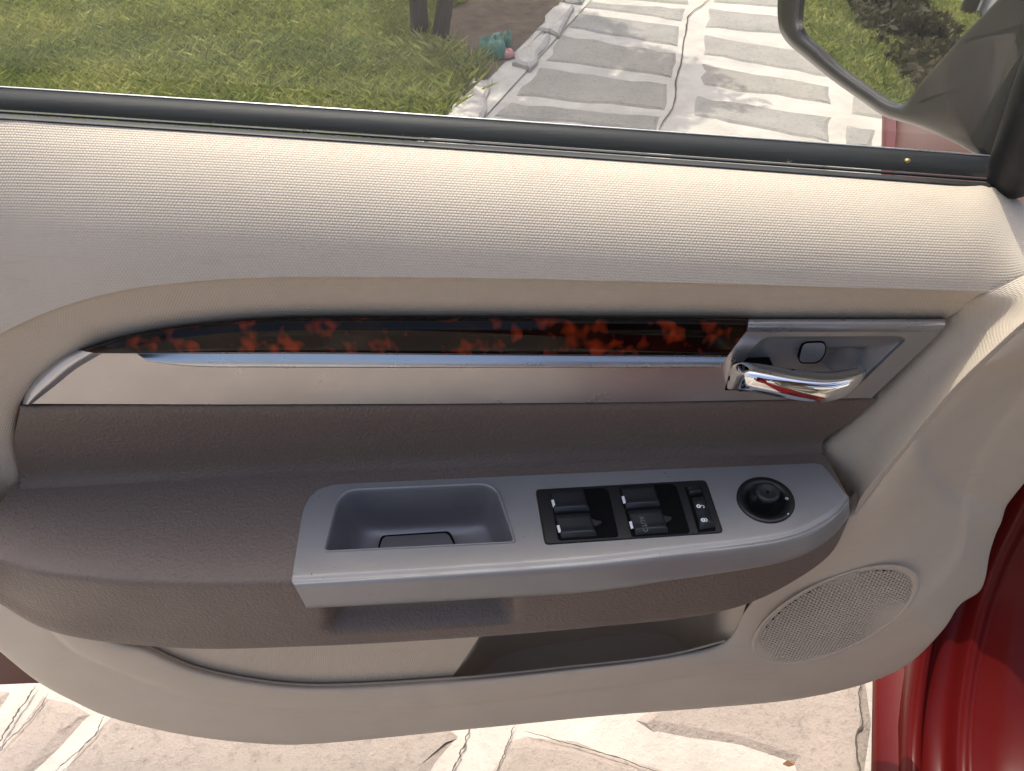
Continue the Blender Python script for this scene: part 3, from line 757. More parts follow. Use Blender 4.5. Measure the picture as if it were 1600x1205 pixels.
# cover tab in the cup
tabp = rounded([(598, 838), (700, 832), (711, 853), (592, 858)], 6, 4)
PT = Plane(at_y(592, 858, at_y(592, 858, .40).y), at_y(711, 853, .40), at_y(650, 835, .425))
tab = prism('cup_cover_tab', [PT.at(p[0], p[1], .0062) for p in tabp], -PT.n*.012, 'cup_grey', bez, bev=.0012)
prism('tab_gap', [PT.at(650+(p[0]-650)*1.05, 846+(p[1]-846)*1.16, .0040) for p in tabp], -PT.n*.012, 'void_black', bez)

# ---- window switches
swb = prism('switch_panel', [p + PA.n*.0012 for p in [PA.at(*q) for q in rounded([(838, 766), (1102, 751), (1129, 833), (852, 851)], 7, 4)]], -PA.n*.0022, 'black_plastic', door, bev=.0006)
tag(swb, 'black panel of window and lock switches')
def quad_on(pts, off): return [PA.at(p[0], p[1], off) for p in pts]
wells = [[(859, 767), (943, 762.5), (951, 767), (967, 839), (872, 845)], [(967, 761), (1049, 755.5), (1057, 760), (1079, 833), (987, 839)]]
for w_ in wells: mesh('switch_well', quad_on(rounded(w_, 5, 4), .0015), [tuple(range(20))], 'void_black', swb, False)
def rocker(q, nm='window_switch'):
    """q: back-left, back-right, front-right, front-left pixels; scooped key that lifts at its front"""
    bl, br, fr, fl = [PA.at(*p) for p in q]; G = []
    prof = [(0.0, .0016), (.04, .0040), (.25, .0046), (.55, .0042), (.75, .0050), (.86, .0062), (.93, .0058), (1.0, .0016)]
    for t, h in prof:
        a = bl.lerp(fl, t); b_ = br.lerp(fr, t); row = []
        for s, k in ((0, .0), (.0, .75), (.035, 1.0), (.5, 1.03), (.90, .98), (.985, .72), (1.0, .0)):
            p = a.lerp(b_, s); row.append(np.array(p + PA.n*(.0016 + (h-.0016)*k)))
        G.append(row)
    o = grid_mesh(nm, np.array(G), 'switch_black', swb); recalc(o); return o
ROCK = [[(860, 770), (911, 767), (922, 801), (866, 804)], [(867, 808), (922, 804.5), (933, 839.5), (877, 843.5)], [(969, 765), (1022, 761), (1032, 794), (978, 798)], [(980, 802), (1033, 797.5), (1044, 834), (993, 838)]]
for q in ROCK: rocker(q)
def mark(c, w, h, off, nm='switch_mark', mat='white_print', dirpx=(0.27, 1)):
    dl = math.hypot(*dirpx); ux, uy = dirpx[0]/dl, dirpx[1]/dl
    P = [(c[0]+ux*a*h/2-uy*b_*w/2*-1*-1, c[1]+uy*a*h/2+ux*b_*w/2) for a, b_ in ((-1, -1), (-1, 1), (1, 1), (1, -1))]
    return mesh(nm, quad_on(P, off), [(0, 1, 2, 3)], mat, swb, False)
for c in ((864.6, 786.5), (873.3, 826.5), (974.6, 781), (986.4, 820.5)): mark(c, 4.2, 11.5, .0052)
# half-hidden pointed guards in the hollow beside the keys
for c in ((931, 815), (1041, 809)):
    prism('well_rib', quad_on([(c[0]-10, c[1]-6), (c[0]-2, c[1]-4), (c[0]+8, c[1]-2), (c[0]+10, c[1]+2), (c[0], c[1]+8), (c[0]-6, c[1]+4)], .0032), -PA.n*.0014, 'black_plastic', swb, bev=.0008)
# lock rocker and its padlock signs
mesh('switch_well', quad_on([(1070, 761), (1094, 759), (1119, 829), (1091, 832)], .0015), [(0, 1, 2, 3)], 'void_black', swb, False)
rocker([(1072, 763), (1091, 760.5), (1096, 774), (1077, 777)], 'lock_switch')
rocker([(1080, 781), (1098, 778), (1116, 826), (1093, 829.5)], 'lock_switch')
def icon(c, shackle_open):
    ex = PA.ex; ey = (PA.at(c[0]+.28*6, c[1]+6)-PA.at(*c)).normalized(); o = PA.at(c[0], c[1], .0066)
    # body is a small rounded block lying sideways, as the driver reads it
    u, v = ex, ey; V = []; F = []
    def ring_(cx, cy, ri, ro, a0, a1, n=14):
        b0 = len(V)
        for t in np.linspace(a0, a1, n):
            V.append(o + u*(cx+ri*math.cos(t)) + v*(cy+ri*math.sin(t))); V.append(o + u*(cx+ro*math.cos(t)) + v*(cy+ro*math.sin(t)))
        for i in range(n-1): F.append((b0+2*i, b0+2*i+1, b0+2*i+3, b0+2*i+2))
    ring_(-.0012, 0, .0006, .0018, 0, 2*math.pi, 18)
    if shackle_open: ring_(.0016, .0006, .0010, .0016, -2.6, 1.2)
    else: ring_(.0004, 0, .0011, .0018, -1.6, 1.6)
    return mesh('padlock_sign', V, F, 'white_print', swb, False)
icon((1094, 791), True); icon((1101, 812.5), False)
fc = bpy.data.curves.new('auto_text', 'FONT'); fc.body = 'AUTO'; fc.size = 0.0052; fc.align_x = 'CENTER'; fc.align_y = 'CENTER'
to_ = bpy.data.objects.new('tmp_text', fc); COL.objects.link(to_)
dg = bpy.context.evaluated_depsgraph_get(); tm = bpy.data.meshes.new_from_object(to_.evaluated_get(dg)); bpy.data.objects.remove(to_)
vdir = (PA.at(1009, 832)-PA.at(1001, 808)).normalized(); tv = vdir; un = PA.n.cross(tv)
for v in tm.vertices: v.co = PA.at(1005.5, 819, .0060) + tv*v.co.x + un*v.co.y
tm.update(); link(tm, 'auto_lettering', 'faint_print', swb)

# ---- mirror adjuster
TT = np.linspace(0, 2*math.pi, 48, endpoint=False)
def kring(r, h, off=(0, 0)): return [np.array(KN + PA.ex*(r*math.cos(t)+off[0]) + PA.ey*(r*math.sin(t)+off[1]) + PA.n*h) for t in TT]
sx_ = -1 if PA.ey.z > 0 or PA.ey.y > 0 else 1
dial = grid_mesh('mirror_adjuster', [kring(.0224, -.001), kring(.0222, .0012), kring(.0212, .0018), kring(.0165, .0010), kring(.0150, -.0012), kring(.0125, -.006), kring(.009, -.008), kring(.001, -.008)], 'black_plastic', door, closed_u=True); recalc(dial)
tag(dial, 'round black mirror adjuster dish with joystick')
kb = grid_mesh('adjuster_knob', [kring(.0066, -.008), kring(.0068, .004), kring(.0085, .0065), kring(.0093, .009), kring(.0090, .0112), kring(.0078, .0118), kring(.006, .0112), kring(.001, .0108)], 'switch_black', dial, closed_u=True); recalc(kb)
for c, r in (((1215, 764.5), .0010), ((1229.5, 779), .0011), ((1231.5, 803), .0009)):
    p = PA.at(c[0], c[1], .0024); n12 = 12
    if c[0] == 1229.5:
        V = []; 
        for t in np.linspace(0, 2*math.pi, n12, endpoint=False):
            V += [p + PA.ex*math.cos(t)*r*.55 + PA.ey*math.sin(t)*r*.55, p + PA.ex*math.cos(t)*r*1.1 + PA.ey*math.sin(t)*r*1.1]
        mesh('dial_mark', V, [(2*i, 2*i+1, (2*i+3) % 24, (2*i+2) % 24) for i in range(n12)], 'white_print', dial, False)
    else: mesh('dial_mark', [p + PA.ex*math.cos(t)*r*.7 + PA.ey*math.sin(t)*r*.7 for t in np.linspace(0, 2*math.pi, n12, endpoint=False)], [tuple(range(n12))], 'white_print', dial, False)

# ---- silver trim, tortoiseshell inlay, handle
YT = 0.449
hole = [(1193, 526, 12), (1409, 525, 8), (1416, 531, 5), (1333, 611, 10), (1152, 612, 4), (1156, 566, 20)]
holeR = rounded(hole, 10, 5)
face_px = [(46, 631), (62, 619), (85, 601), (118, 575), (157, 551), (215, 551), (228, 560), (260, 568), (300, 571), (1126, 571), (1166, 518), (1466, 518), (1470, 519), (1362, 622), (1200, 625), (1000, 628.5), (700, 631), (350, 632)]
PY = Plane(at_y(0, 600, YT), at_y(1000, 600, YT), at_y(500, 500, YT))
tf = poly_with_holes('silver_trim', [PY.at(*p) for p in face_px], [[PY.at(*p) for p in holeR]], 'silver_trim', door, PY); tag(tf, 'satin silver trim strip with door release')
nb = len(face_px); V = [PY.at(*p) for p in face_px]; V += [p + Vector((0, .012, 0)) for p in V]
mesh('trim_edge', V, [(i, (i+1) % nb, nb+(i+1) % nb, nb+i) for i in range(nb)], 'silver_trim', tf, False)
loft('trim_tip', [px_row([(120, 547.5), (93, 561), (63, 585), (43, 609), (34, 632)], .459), px_row([(128, 548), (99, 564), (69, 589), (48, 612), (38, 632)], .4475), px_row([(143, 550), (108, 570), (77, 596), (54, 618), (43, 632)], .4455), px_row([(160, 552), (120, 576), (86, 603), (63, 621), (49, 632)], .4485)], 40, 5, 'silver_bright', tf)
inl = loft('tortoiseshell_inlay', [px_row([(126, 547.5), (200, 525), (300, 509), (430, 498), (700, 496), (1000, 497), (1171, 499)], .459),
      px_row([(127, 547.8), (202, 526), (302, 510), (431, 499), (700, 497.5), (1000, 498.5), (1170, 500.5)], .4475), px_row([(129, 548.5), (207, 528), (307, 513), (433, 503), (700, 502), (1000, 503), (1168, 505)], .4435),
      px_row([(136, 550), (224, 536), (325, 523), (440, 515), (700, 515), (1000, 516), (1165, 517)], .4405), px_row([(137, 550.3), (226, 537.5), (327, 525), (441, 517), (700, 517), (1000, 518), (1164, 519)], .4402),
      px_row([(150, 551.7), (240, 551), (335, 550), (445, 550), (700, 552), (1000, 554), (1138, 555)], .4400), px_row([(152, 552.5), (242, 553), (336, 553), (445, 553), (700, 555), (1000, 557), (1136, 558)], .4430), px_row([(152, 552.7), (242, 553.4), (336, 553.5), (445, 553.6), (700, 555.5), (1000, 557.5), (1135, 558.6)], .456)], 120, 4, 'tortoise', tf, sharp=True)
tag(inl, 'glossy dark tortoiseshell inlay strip')
# right end face of the inlay
loft('accent_strip', [px_row([(212, 552), (330, 552), (430, 552), (700, 554), (1000, 556), (1136, 557)], .4492), px_row([(229, 563), (300, 570), (430, 571.5), (700, 572), (1000, 572), (1127, 572)], .4445), px_row([(230, 564.5), (300, 572), (430, 573.5), (700, 574), (1000, 574), (1127, 574)], .4445), px_row([(230, 565), (300, 573), (430, 575), (700, 575.5), (1000, 575.5), (1127, 575.5)], .452)], 90, 2, 'silver_bright', tf, sharp=True)
loft('trim_roll', [px_row([(1171, 498.5), (1300, 498.5), (1477, 498.5)], .460), px_row([(1170, 500), (1300, 500), (1478, 500)], .4475), px_row([(1169, 506), (1300, 506), (1477, 507)], .4440), px_row([(1168, 513), (1300, 513), (1473, 513)], .4450), px_row([(1166, 519), (1300, 519), (1467, 519)], .4486)], 40, 5, 'silver_bright', tf)
# recess behind the release lever
hc = np.array([1285.0, 567.0])
def hring(k, y, sh=(0, 0)): return [np.array(at_y(hc[0]+(p[0]-hc[0])*k+sh[0], hc[1]+(p[1]-hc[1])*k+sh[1], y)) for p in holeR]
Gh = np.array([hring(1.0, YT), hring(.985, YT+.001), hring(.965, YT+.004), hring(.93, YT+.0062), hring(.80, .4570), hring(.55, .4585), hring(.30, .4595), hring(.01, .460)])
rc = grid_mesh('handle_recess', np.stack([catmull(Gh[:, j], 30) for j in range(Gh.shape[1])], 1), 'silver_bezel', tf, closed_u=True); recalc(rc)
for v in rc.data.vertices:      # finger hollow behind the free end of the lever
    x, y = proj(v.co); d = math.hypot((x-1325)/46, (y-566)/34)
    if d < 1 and v.co.y > .452: v.co.y += .012*(1-d*d)**2
rc.data.update()
pl = rounded([(1255, 537.5), (1289, 536), (1290, 552), (1279, 567), (1248, 567)], 9, 5)
Yp = .4545
prism('lock_plug_gap', [at_y(p[0]+(p[0]-1270)*.07, p[1]+(p[1]-551)*.09, Yp+.0006) for p in pl], (0, .008, 0), 'void_black', tf)
prism('lock_plug', [at_y(p[0], p[1], Yp) for p in pl], (0, .008, 0), 'silver_bezel', tf, bev=.0006)
# chrome lever: rounded bar, pivot at the left, free end curling back into the recess
ST = [(1139, 578, 607, .447, .004), (1146, 572, 606, .440, .007), (1160, 571, 604, .4345, .009), (1190, 575, 608.5, .4315, .010), (1225, 581, 616, .430, .0105), (1260, 585.5, 621.5, .4305, .0105), (1290, 586.5, 622.5, .4325, .010), (1318, 582, 616.5, .437, .009), (1337, 576.5, 605, .442, .007), (1347, 573.5, 592, .4475, .005), (1351, 574, 584, .453, .002)]
cen, hh, dd = [], [], []
for x, t, b_, y, d in ST:
    p, q = at_y(x, t, y), at_y(x, b_, y); cen.append(np.array((p+q)/2)); hh.append((p.z-q.z)/2); dd.append(d)
n = 64; C_ = catmull(np.array(cen), n); ti = np.linspace(0, 1, n); hh = catmull(np.array([[h] for h in hh]), n)[:, 0]; dd = catmull(np.array([[h] for h in dd]), n)[:, 0]
G = []
for i in range(n):
    ring_ = []
    for w in np.linspace(0, 2*math.pi, 28, endpoint=False):
        c, s_ = math.cos(w), math.sin(w); e_ = .62
        yy = -math.copysign(abs(c)**e_, c)*dd[i]; zz = math.copysign(abs(s_)**e_, s_)*hh[i]
        ring_.append(C_[i] + np.array([0, yy - .15*zz, zz]))
    G.append(ring_)
hl = grid_mesh('release_lever', G, 'chrome', tf, closed_u=True)
bm = bmesh.new(); bm.from_mesh(hl.data); bmesh.ops.holes_fill(bm, edges=[e for e in bm.edges if e.is_boundary]); bmesh.ops.recalc_face_normals(bm, faces=bm.faces); bm.to_mesh(hl.data); bm.free()
tag(hl, 'chrome door release lever')
prism('pivot_void', [at_y(*p, .4475) for p in [(1133, 611), (1139, 590), (1150, 568), (1205, 566), (1212, 582), (1200, 612)]], (0, .006, 0), 'void_black', tf, bev=.001)  # black hinge piece; its colour also puts in the dark void under the lever

# ---- black window frame at the hinge end
frp = [(1574, 304), (1582, 270), (1600, 215), (1630, 130), (1672, 20), (1730, -130)]
C_ = arc([np.array(at_y(p[0], p[1], .512 - .0*i)) for i, p in enumerate(frp)], 40)
rad = np.interp(np.linspace(0, 1, 40), [0, .02, .06, .15, 1], [.006, .011, .0145, .0155, .016])
G = []
for i in range(40):
    t = Vector(C_[min(i+1, 39)]-C_[max(i-1, 0)]).normalized(); a = t.cross(Vector((0, 1, 0))).normalized(); b_ = t.cross(a)
    G.append([np.array(Vector(C_[i]) + a*math.cos(w)*rad[i] + b_*math.sin(w)*rad[i]*1.2) for w in np.linspace(0, 2*math.pi, 20, endpoint=False)])
fo = grid_mesh('window_frame', G, 'rubber', door, closed_u=True)
bm = bmesh.new(); bm.from_mesh(fo.data); bmesh.ops.holes_fill(bm, edges=[e for e in bm.edges if e.is_boundary]); bmesh.ops.recalc_face_normals(bm, faces=bm.faces); bm.to_mesh(fo.data); bm.free()
prism('sail_panel', [at_y(*p, .565) for p in [(1605, 55), (1586, 105), (1556, 180), (1530, 232), (1556, 258), (1640, 262), (1700, 60), (1690, -120), (1660, -120)]], (0, .012, 0), 'black_plastic', door, bev=.002)

# ---- side mirror (seen through the glass)
YM = 0.68
MO = [(1236, -70), (1219, -30), (1217, 40), (1228, 64), (1262, 94), (1300, 125), (1345, 157), (1380, 181), (1400, 188), (1440, 200), (1490, 222), (1540, 246), (1566, 230), (1592, 150), (1640, 60), (1690, -40), (1660, -110), (1500, -140), (1330, -120)]
MG = [(1262, -60), (1252, -20), (1247, 38), (1252, 54), (1275, 76), (1300, 100), (1350, 137), (1390, 163), (1404, 166), (1416, 161), (1440, 130), (1470, 96), (1500, 62), (1535, 26), (1572, -16), (1590, -60), (1560, -95), (1440, -105), (1330, -92)]
MN = Vector((-0.864, -0.502, 0.05)).normalized()
class NPlane:
    def __init__(s, o, n): s.o = o; s.n = n
    def at(s, px, py, off=0):
        d = ray(px, py); o = s.o + s.n*off; return CAM + d*((o-CAM).dot(s.n)/d.dot(s.n))
PM = NPlane(at_y(1380, 80, YM), MN)
def mring(P, off): return arc([np.array(PM.at(p[0], p[1], off)) for p in P], 120, True)
def scale_px(P, k, c): return [(c[0]+(p[0]-c[0])*k, c[1]+(p[1]-c[1])*k) for p in P]
g0 = mring(MG, -.006); g1 = mring(MG, .0); g2 = mring(blend(MG, MO, .22), .0022); g3 = mring(blend(MG, MO, .70), .0020); g4 = mring(blend(MG, MO, .92), -.002); g5 = mring(MO, -.008)
cM = g5.mean(0)
g6 = cM + (g5-cM)*1.02 - np.array(MN)*.03; g7 = cM + (g5-cM)*.95 - np.array(MN)*.07; g8 = cM + (g5-cM)*.6 - np.array(MN)*.10; g9 = cM + (g5-cM)*.02 - np.array(MN)*.115
Gm = np.array([g0, g1, g2, g3, g4, g5, g6, g7, g8, g9])
hs = grid_mesh('mirror_housing', np.stack([catmull(Gm[:, j], 46) for j in range(120)], 1), 'housing', door, closed_u=True); recalc(hs)
tag(hs, 'glossy dark door mirror housing')
mg = mesh('mirror_glass', mring(scale_px(MG, .995, (1400, 40)), -.0035), [tuple(range(120))], 'mirror', hs, False)

# ================================================================== THE CAR BODY
E0 = at_z(1361, 1205, 0.12); E0 = Vector((E0.x, E0.y, 0))
car = thing('red_car', (E0.x, E0.y, 0), 'dark red car body behind the open door, sill and front wing showing', 'car')
def bp(s, w, z): return E0 + BODY_S*s + BODY_W*w + Vector((0, 0, z))
# outer skin: sill and front wing, bulging a little
SS = np.linspace(-1.6, 2.3, 60); prof = [(.06, .10), (.008, .104), (0, .12), (.004, .130), (.016, .140), (.026, .146), (.034, .150)]
G = [[np.array(bp(s, w, z)) for s in SS] for w, z in prof]
recalc(grid_mesh('sill_skin', G, 'paint', car))
SF = np.linspace(.27, 2.3, 50)
G = []
for w, z in [(-.035, .14), (-.02, .30), (-.004, .60), (-.012, .72), (.0, .82), (.04, .90), (.11, .945), (.3, .97), (.7, 1.0)]:
    G.append([np.array(bp(s, w + .05 + .03*max(0, (s-1.2)/1.1)**2, z - .06*max(0, (s-.3)/2)*z)) for s in SF])
G = np.array(G); recalc(grid_mesh('front_wing', np.stack([catmull(G[:, j], 40) for j in range(50)], 1), 'paint', car))
# door opening flange: runs along the sill, then turns up the pillar
SC0, RC = -.02, .26
path = [(s, .165) for s in np.linspace(-1.6, SC0, 30)] + [(SC0 + RC*math.sin(a), .165 + RC*(1-math.cos(a))) for a in np.linspace(.08, 1.36, 22)]
ls, lz = path[-1]; dirx, dirz = math.cos(1.36), math.sin(1.36)
path += [(ls + dirx*t, lz + dirz*t) for t in np.linspace(.05, .75, 14)]
path = np.array(path)
def flange(name, prof, mat, par):
    G = []
    for w, h in prof:
        row = []
        for i in range(len(path)):
            t = path[min(i+1, len(path)-1)] - path[max(i-1, 0)]; t = t/np.linalg.norm(t); nrm = np.array([-t[1], t[0]])
            q = path[i] + nrm*h; row.append(np.array(bp(q[0], w, q[1])))
        G.append(row)
    return recalc(grid_mesh(name, np.array(G), mat, par))
P0 = [(.026, -.03), (.028, -.004), (.034, .004), (.042, .005), (.047, .001), (.05, -.012), (.054, -.016), (.075, -.014), (.080, -.010), (.088, .006), (.094, .010), (.102, .011), (.108, .016), (.125, .030), (.150, .040), (.165, .043), (.180, .040), (.19, .03)]
Pc = catmull(np.array(P0), 70)
flange('door_jamb', Pc, 'paint', car)
def flange_tube(name, w0, h0, r, mat, par):
    return flange(name, [(w0 + r*math.cos(a), h0 + r*math.sin(a)) for a in np.linspace(0, 2*math.pi, 14)], mat, par)
flange_tube('weather_strip', .196, .045, .016, 'rubber', car)
# inner sill and floor beyond the seal
flange('inner_sill', catmull(np.array([(.205, .045), (.22, .05), (.25, .02), (.27, -.05), (.30, -.10), (.9, -.11)]), 24), 'seat_cloth', car)

# cabin the door looks at: out of view, added for shading and reflections
def cbox(name, s0, s1, w0, w1, z0, z1, mat, r=.05, par=None):
    bm = bmesh.new(); bmesh.ops.create_cube(bm, size=1.0)
    for v in bm.verts: v.co = Vector(((v.co.x+.5), (v.co.y+.5), (v.co.z+.5)))
    for v in bm.verts: v.co = bp(s0+(s1-s0)*v.co.x, w0+(w1-w0)*v.co.y, z0+(z1-z0)*v.co.z)
    bmesh.ops.bevel(bm, geom=bm.edges[:], offset=r, segments=4, affect='EDGES', profile=.6); bmesh.ops.recalc_face_normals(bm, faces=bm.faces)
    me = bpy.data.meshes.new(name); bm.to_mesh(me); bm.free(); me.polygons.foreach_set('use_smooth', [True]*len(me.polygons)); return link(me, name, mat, par or car)
cbox('seat_cushion', -.95, -.42, .33, .88, .30, .54, 'seat_cloth', .07)
cbox('seat_backrest', -1.12, -.92, .33, .88, .42, 1.12, 'seat_cloth', .07)
cbox('dashboard', .12, .62, .28, 1.55, .55, .93, 'housing', .08)
cbox('roof', -2.2, -.25, .26, 1.55, 1.40, 1.45, 'paint', .024)
cbox('rear_side', -2.3, -1.18, .0, .10, .22, .95, 'paint', .035)
cbox('centre_pillar', -1.30, -1.18, .08, .20, .9, 1.42, 'paint', .03)
P_ = [np.array(bp(.42, .18, .93)), np.array(bp(.1, .2, 1.16)), np.array(bp(-.3, .27, 1.40))]
tube('windscreen_pillar', P_, .035, 'paint', car, 12, 20)

# ================================================================== GARDEN
def blades(name, N, region, hmin, hmax, wmul, mat, seed, thin=1.0):
    rng = np.random.default_rng(seed); pts = []
    xy = region(rng, N); n = len(xy)
    ang = rng.uniform(0, 2*math.pi, n); h = rng.uniform(hmin, hmax, n); lean = rng.normal(0, .55, (n, 2))*h[:, None]
    w = rng.uniform(.0016, .0034, n)*wmul
    # tufts and mown unevenness
    dx, dy = np.cos(ang)*w, np.sin(ang)*w
    V = np.zeros((n, 4, 3)); z0 = 0.002
    V[:, 0] = np.stack([xy[:, 0]-dx, xy[:, 1]-dy, np.full(n, z0)], 1); V[:, 1] = np.stack([xy[:, 0]+dx, xy[:, 1]+dy, np.full(n, z0)], 1)
    V[:, 2] = np.stack([xy[:, 0]+dx*.7+lean[:, 0]*.45, xy[:, 1]+dy*.7+lean[:, 1]*.45, z0+h*.6], 1); V[:, 3] = np.stack([xy[:, 0]+lean[:, 0], xy[:, 1]+lean[:, 1], z0+h*.9], 1)
    F = np.concatenate([np.stack([np.arange(n)*4, np.arange(n)*4+1, np.arange(n)*4+2], 1), np.stack([np.arange(n)*4, np.arange(n)*4+2, np.arange(n)*4+3], 1)])
    me = bpy.data.meshes.new(name); me.vertices.add(n*4); me.vertices.foreach_set('co', V.ravel())
    me.loops.add(len(F)*3); me.loops.foreach_set('vertex_index', F.astype(np.int32).ravel())
    me.polygons.add(len(F)); me.polygons.foreach_set('loop_start', np.arange(len(F), dtype=np.int32)*3); me.polygons.foreach_set('loop_total', np.full(len(F), 3, np.int32))
    me.update(); me.validate()
    pat = np.array([noise.noise(Vector((x*2.2, y*2.2, 0))) + .6*noise.noise(Vector((x*9, y*9, 5))) for x, y in xy])
    tone = np.clip(.46 + .42*pat + rng.normal(0, .20, n), 0, 1)
    a = me.attributes.new('tone', 'FLOAT', 'POINT'); a.data.foreach_set('value', np.repeat(tone, 4).astype(np.float32))
    return link(me, name, mat)
def lawn_region(x0, x1, y0, y1):
    def f(rng, N):
        P = np.stack([rng.uniform(x0, x1, N), rng.uniform(y0, y1, N)], 1)
        front = np.interp(P[:, 0], [-12, -2.1, -1.5, edge_x(y_near)], [.1, .3, 1.25, y_near])
        rag = np.array([.05*noise.noise(Vector((y*5, 0, 3))) for y in P[:, 1]])
        right = P[:, 0] < np.array([edge_x(y) for y in P[:, 1]]) - np.interp(P[:, 1], [2.9, 3.2, 3.6, 4], [.0, .12, .42, .48]) + rag
        return P[(P[:, 1] > front) & right]
    return f
g = blades('grass', 230000, lawn_region(-2.7, .25, 2.2, 4.9), .010, .060, 1.0, 'grass_blades', 1)
tag(g, 'short uneven mown grass of the lawn by the window', 'grass', kind='stuff')
g = blades('grass', 110000, lawn_region(-7.0, -2.7, .2, 5.0), .02, .055, 2.6, 'grass_blades', 2)
tag(g, 'further stretch of mown lawn shown in the door mirror', 'grass', kind='stuff')
def tuft_region(rng, N):
    c = [at_z(*p, 0) for p in ((733, 130), (728, 120), (742, 112), (722, 135), (700, 90), (690, 84), (668, 88), (650, 80), (735, 104), (712, 150))]
    i = rng.integers(0, len(c), N); return np.array([(c[k].x, c[k].y) for k in i]) + rng.normal(0, .035, (N, 2))
g = blades('grass', 420, tuft_region, .04, .10, 1.2, 'grass_blades', 3)
tag(g, 'longer grass tufts at the kerb and tree foot', 'grass', kind='stuff')

def leaf_cloud(name, blobs, N, size, mat, parent, seed, up=.3):
    """leaf-sized quads spread through a set of ellipsoids"""
    rng = np.random.default_rng(seed); V = []; F = []; T = []
    tot = sum(b_[1][0]*b_[1][1]*b_[1][2] for b_ in blobs)
    for c, r in blobs:
        k = int(N*r[0]*r[1]*r[2]/tot)
        d = rng.normal(0, 1, (k, 3)); d /= np.linalg.norm(d, axis=1)[:, None]; rad = rng.uniform(.15, 1, k)**(1/2.2)
        P = np.array(c) + d*rad[:, None]*np.array(r)
        for p in P:
            if noise.noise(Vector(p)*4.0) < -.18: continue
            a = rng.normal(0, 1, 3); a /= np.linalg.norm(a); b_ = np.cross(a, rng.normal(0, 1, 3)); b_ /= np.linalg.norm(b_)
            s = size*rng.uniform(.6, 1.3); i0 = len(V); V += [p - a*s, p - b_*s*.45, p + a*s, p + b_*s*.45]; F.append((i0, i0+1, i0+2, i0+3)); T += [float(np.clip(rng.normal(.5, .22), 0, 1))]*4
    o = mesh(name, V, F, mat, parent, False); at = o.data.attributes.new('tone', 'FLOAT', 'POINT'); at.data.foreach_set('value', T); return o

# two-stemmed tree at the lawn's edge; its crown, above the picture, shades the drive
tb = at_z(668, 82, 0)
tree = thing('garden_tree', tuple(tb), 'two-stemmed grey-barked tree standing in the lawn by the bare earth', 'tree')
b1, b2 = at_z(657, 62, 0), at_z(690, 62, 0)
tube('trunk', [b1 + Vector((-.01, 0, -.05)), b1 + Vector((0, 0, .05)), b1 + Vector((.0, .05, .6)), b1 + Vector((.05, .2, 1.6)), b1 + Vector((.2, .5, 2.6))], [.042, .029, .024, .022, .015], 'bark', tree, 14, 40)
tube('trunk', [b2 + Vector((-.02, 0, -.05)), b2 + Vector((0, 0, .04)), b2 + Vector((.10, .08, .5)), b2 + Vector((.35, .3, 1.5)), b2 + Vector((.7, .7, 2.5))], [.038, .027, .023, .021, .015], 'bark', tree, 14, 40)
# crown sits where the sun would throw its shade on the drive
def above(px, py, h): p = at_z(px, py, 0); return np.array(p + SUNV*(h/SUNV.z))
blobs = [(above(930, 120, 2.6), (.50, .42, .30)), (above(800, 90, 2.7), (.45, .40, .30)), (above(1000, 150, 2.5), (.30, .28, .22)), (above(760, 30, 2.9), (.55, .5, .35)), (above(870, 60, 2.9), (.4, .3, .3)), (above(900, 185, 2.4), (.42, .25, .2)), (above(1080, 135, 2.5), (.2, .12, .14)), (above(700, 30, 3.0), (.3, .4, .3)), (above(1110, 160, 2.4), (.22, .08, .1))]
leaf_cloud('crown', blobs, 15000, .042, 'tree_leaves', tree, 5)

# crumpled green cloth on the earth
gc = at_z(773, 80, .02); rng = np.random.default_rng(4)
def crumple(px, mat, nm, parent, seed, h=.05):
    rng = np.random.default_rng(seed); P = [at_z(*p, .014) for p in px]; c = sum(P, Vector())/len(P); n = 28; D = arc([np.array(p) for p in P], n, True); G = []
    for k, hh_ in ((1.0, .0), (.97, .35), (.8, .8), (.55, .9), (.3, 1.0), (.02, .8)):
        G.append([np.array(c) + (d-np.array(c))*k + np.array([0, 0, h*hh_*(.55+.45*rng.uniform())]) for d in D])
    return recalc(grid_mesh(nm, G, mat, parent, closed_u=True))
cloth = thing('crumpled_cloth', tuple(gc), 'crumpled green cloth with a pink end lying on bare earth', 'cloth')
crumple([(748, 76), (760, 76), (768, 68), (782, 66), (788, 74), (790, 90), (778, 94), (764, 90), (750, 86)], 'green_cloth', 'cloth_body', cloth, 1, .07)
crumple([(786, 62), (798, 58), (799, 70), (793, 75), (787, 72)], 'green_cloth', 'cloth_fold', cloth, 2, .05)
crumple([(784, 82), (800, 83), (802, 89), (790, 92), (784, 89)], 'pink_cloth', 'cloth_end', cloth, 3, .03)

# dried plant bits caught in the window seal
for i, (x, o_) in enumerate(((330, -11), (475, -11), (628, -8), (1232, -15), (1285, -13), (583, -9))):
    c = at_y(x, BELT(x)+o_, .523); V = []; F = []; rnd = random.Random(i+3)
    for j in range(7):
        d = Vector((rnd.uniform(-1, 1), rnd.uniform(-.6, .6), rnd.uniform(-.2, 1))).normalized(); L_ = rnd.uniform(.0018, .0045); s = d.cross(Vector((rnd.uniform(-1, 1), 1, .3))).normalized()*.0004; t2 = d.cross(s).normalized()*.0004
        b0 = len(V); V += [c - s, c + s, c + t2, c + d*L_ + Vector((0, 0, rnd.uniform(-.001, .001)))]; F += [(b0, b0+1, b0+3), (b0+1, b0+2, b0+3), (b0+2, b0, b0+3)]
    o = mesh('dried_plant_scrap', V, F, 'dry_plant', None, False)
    tag(o, 'tiny scrap of dried plant caught in the black window seal', 'plant scrap', 'plant scraps in the window seal')

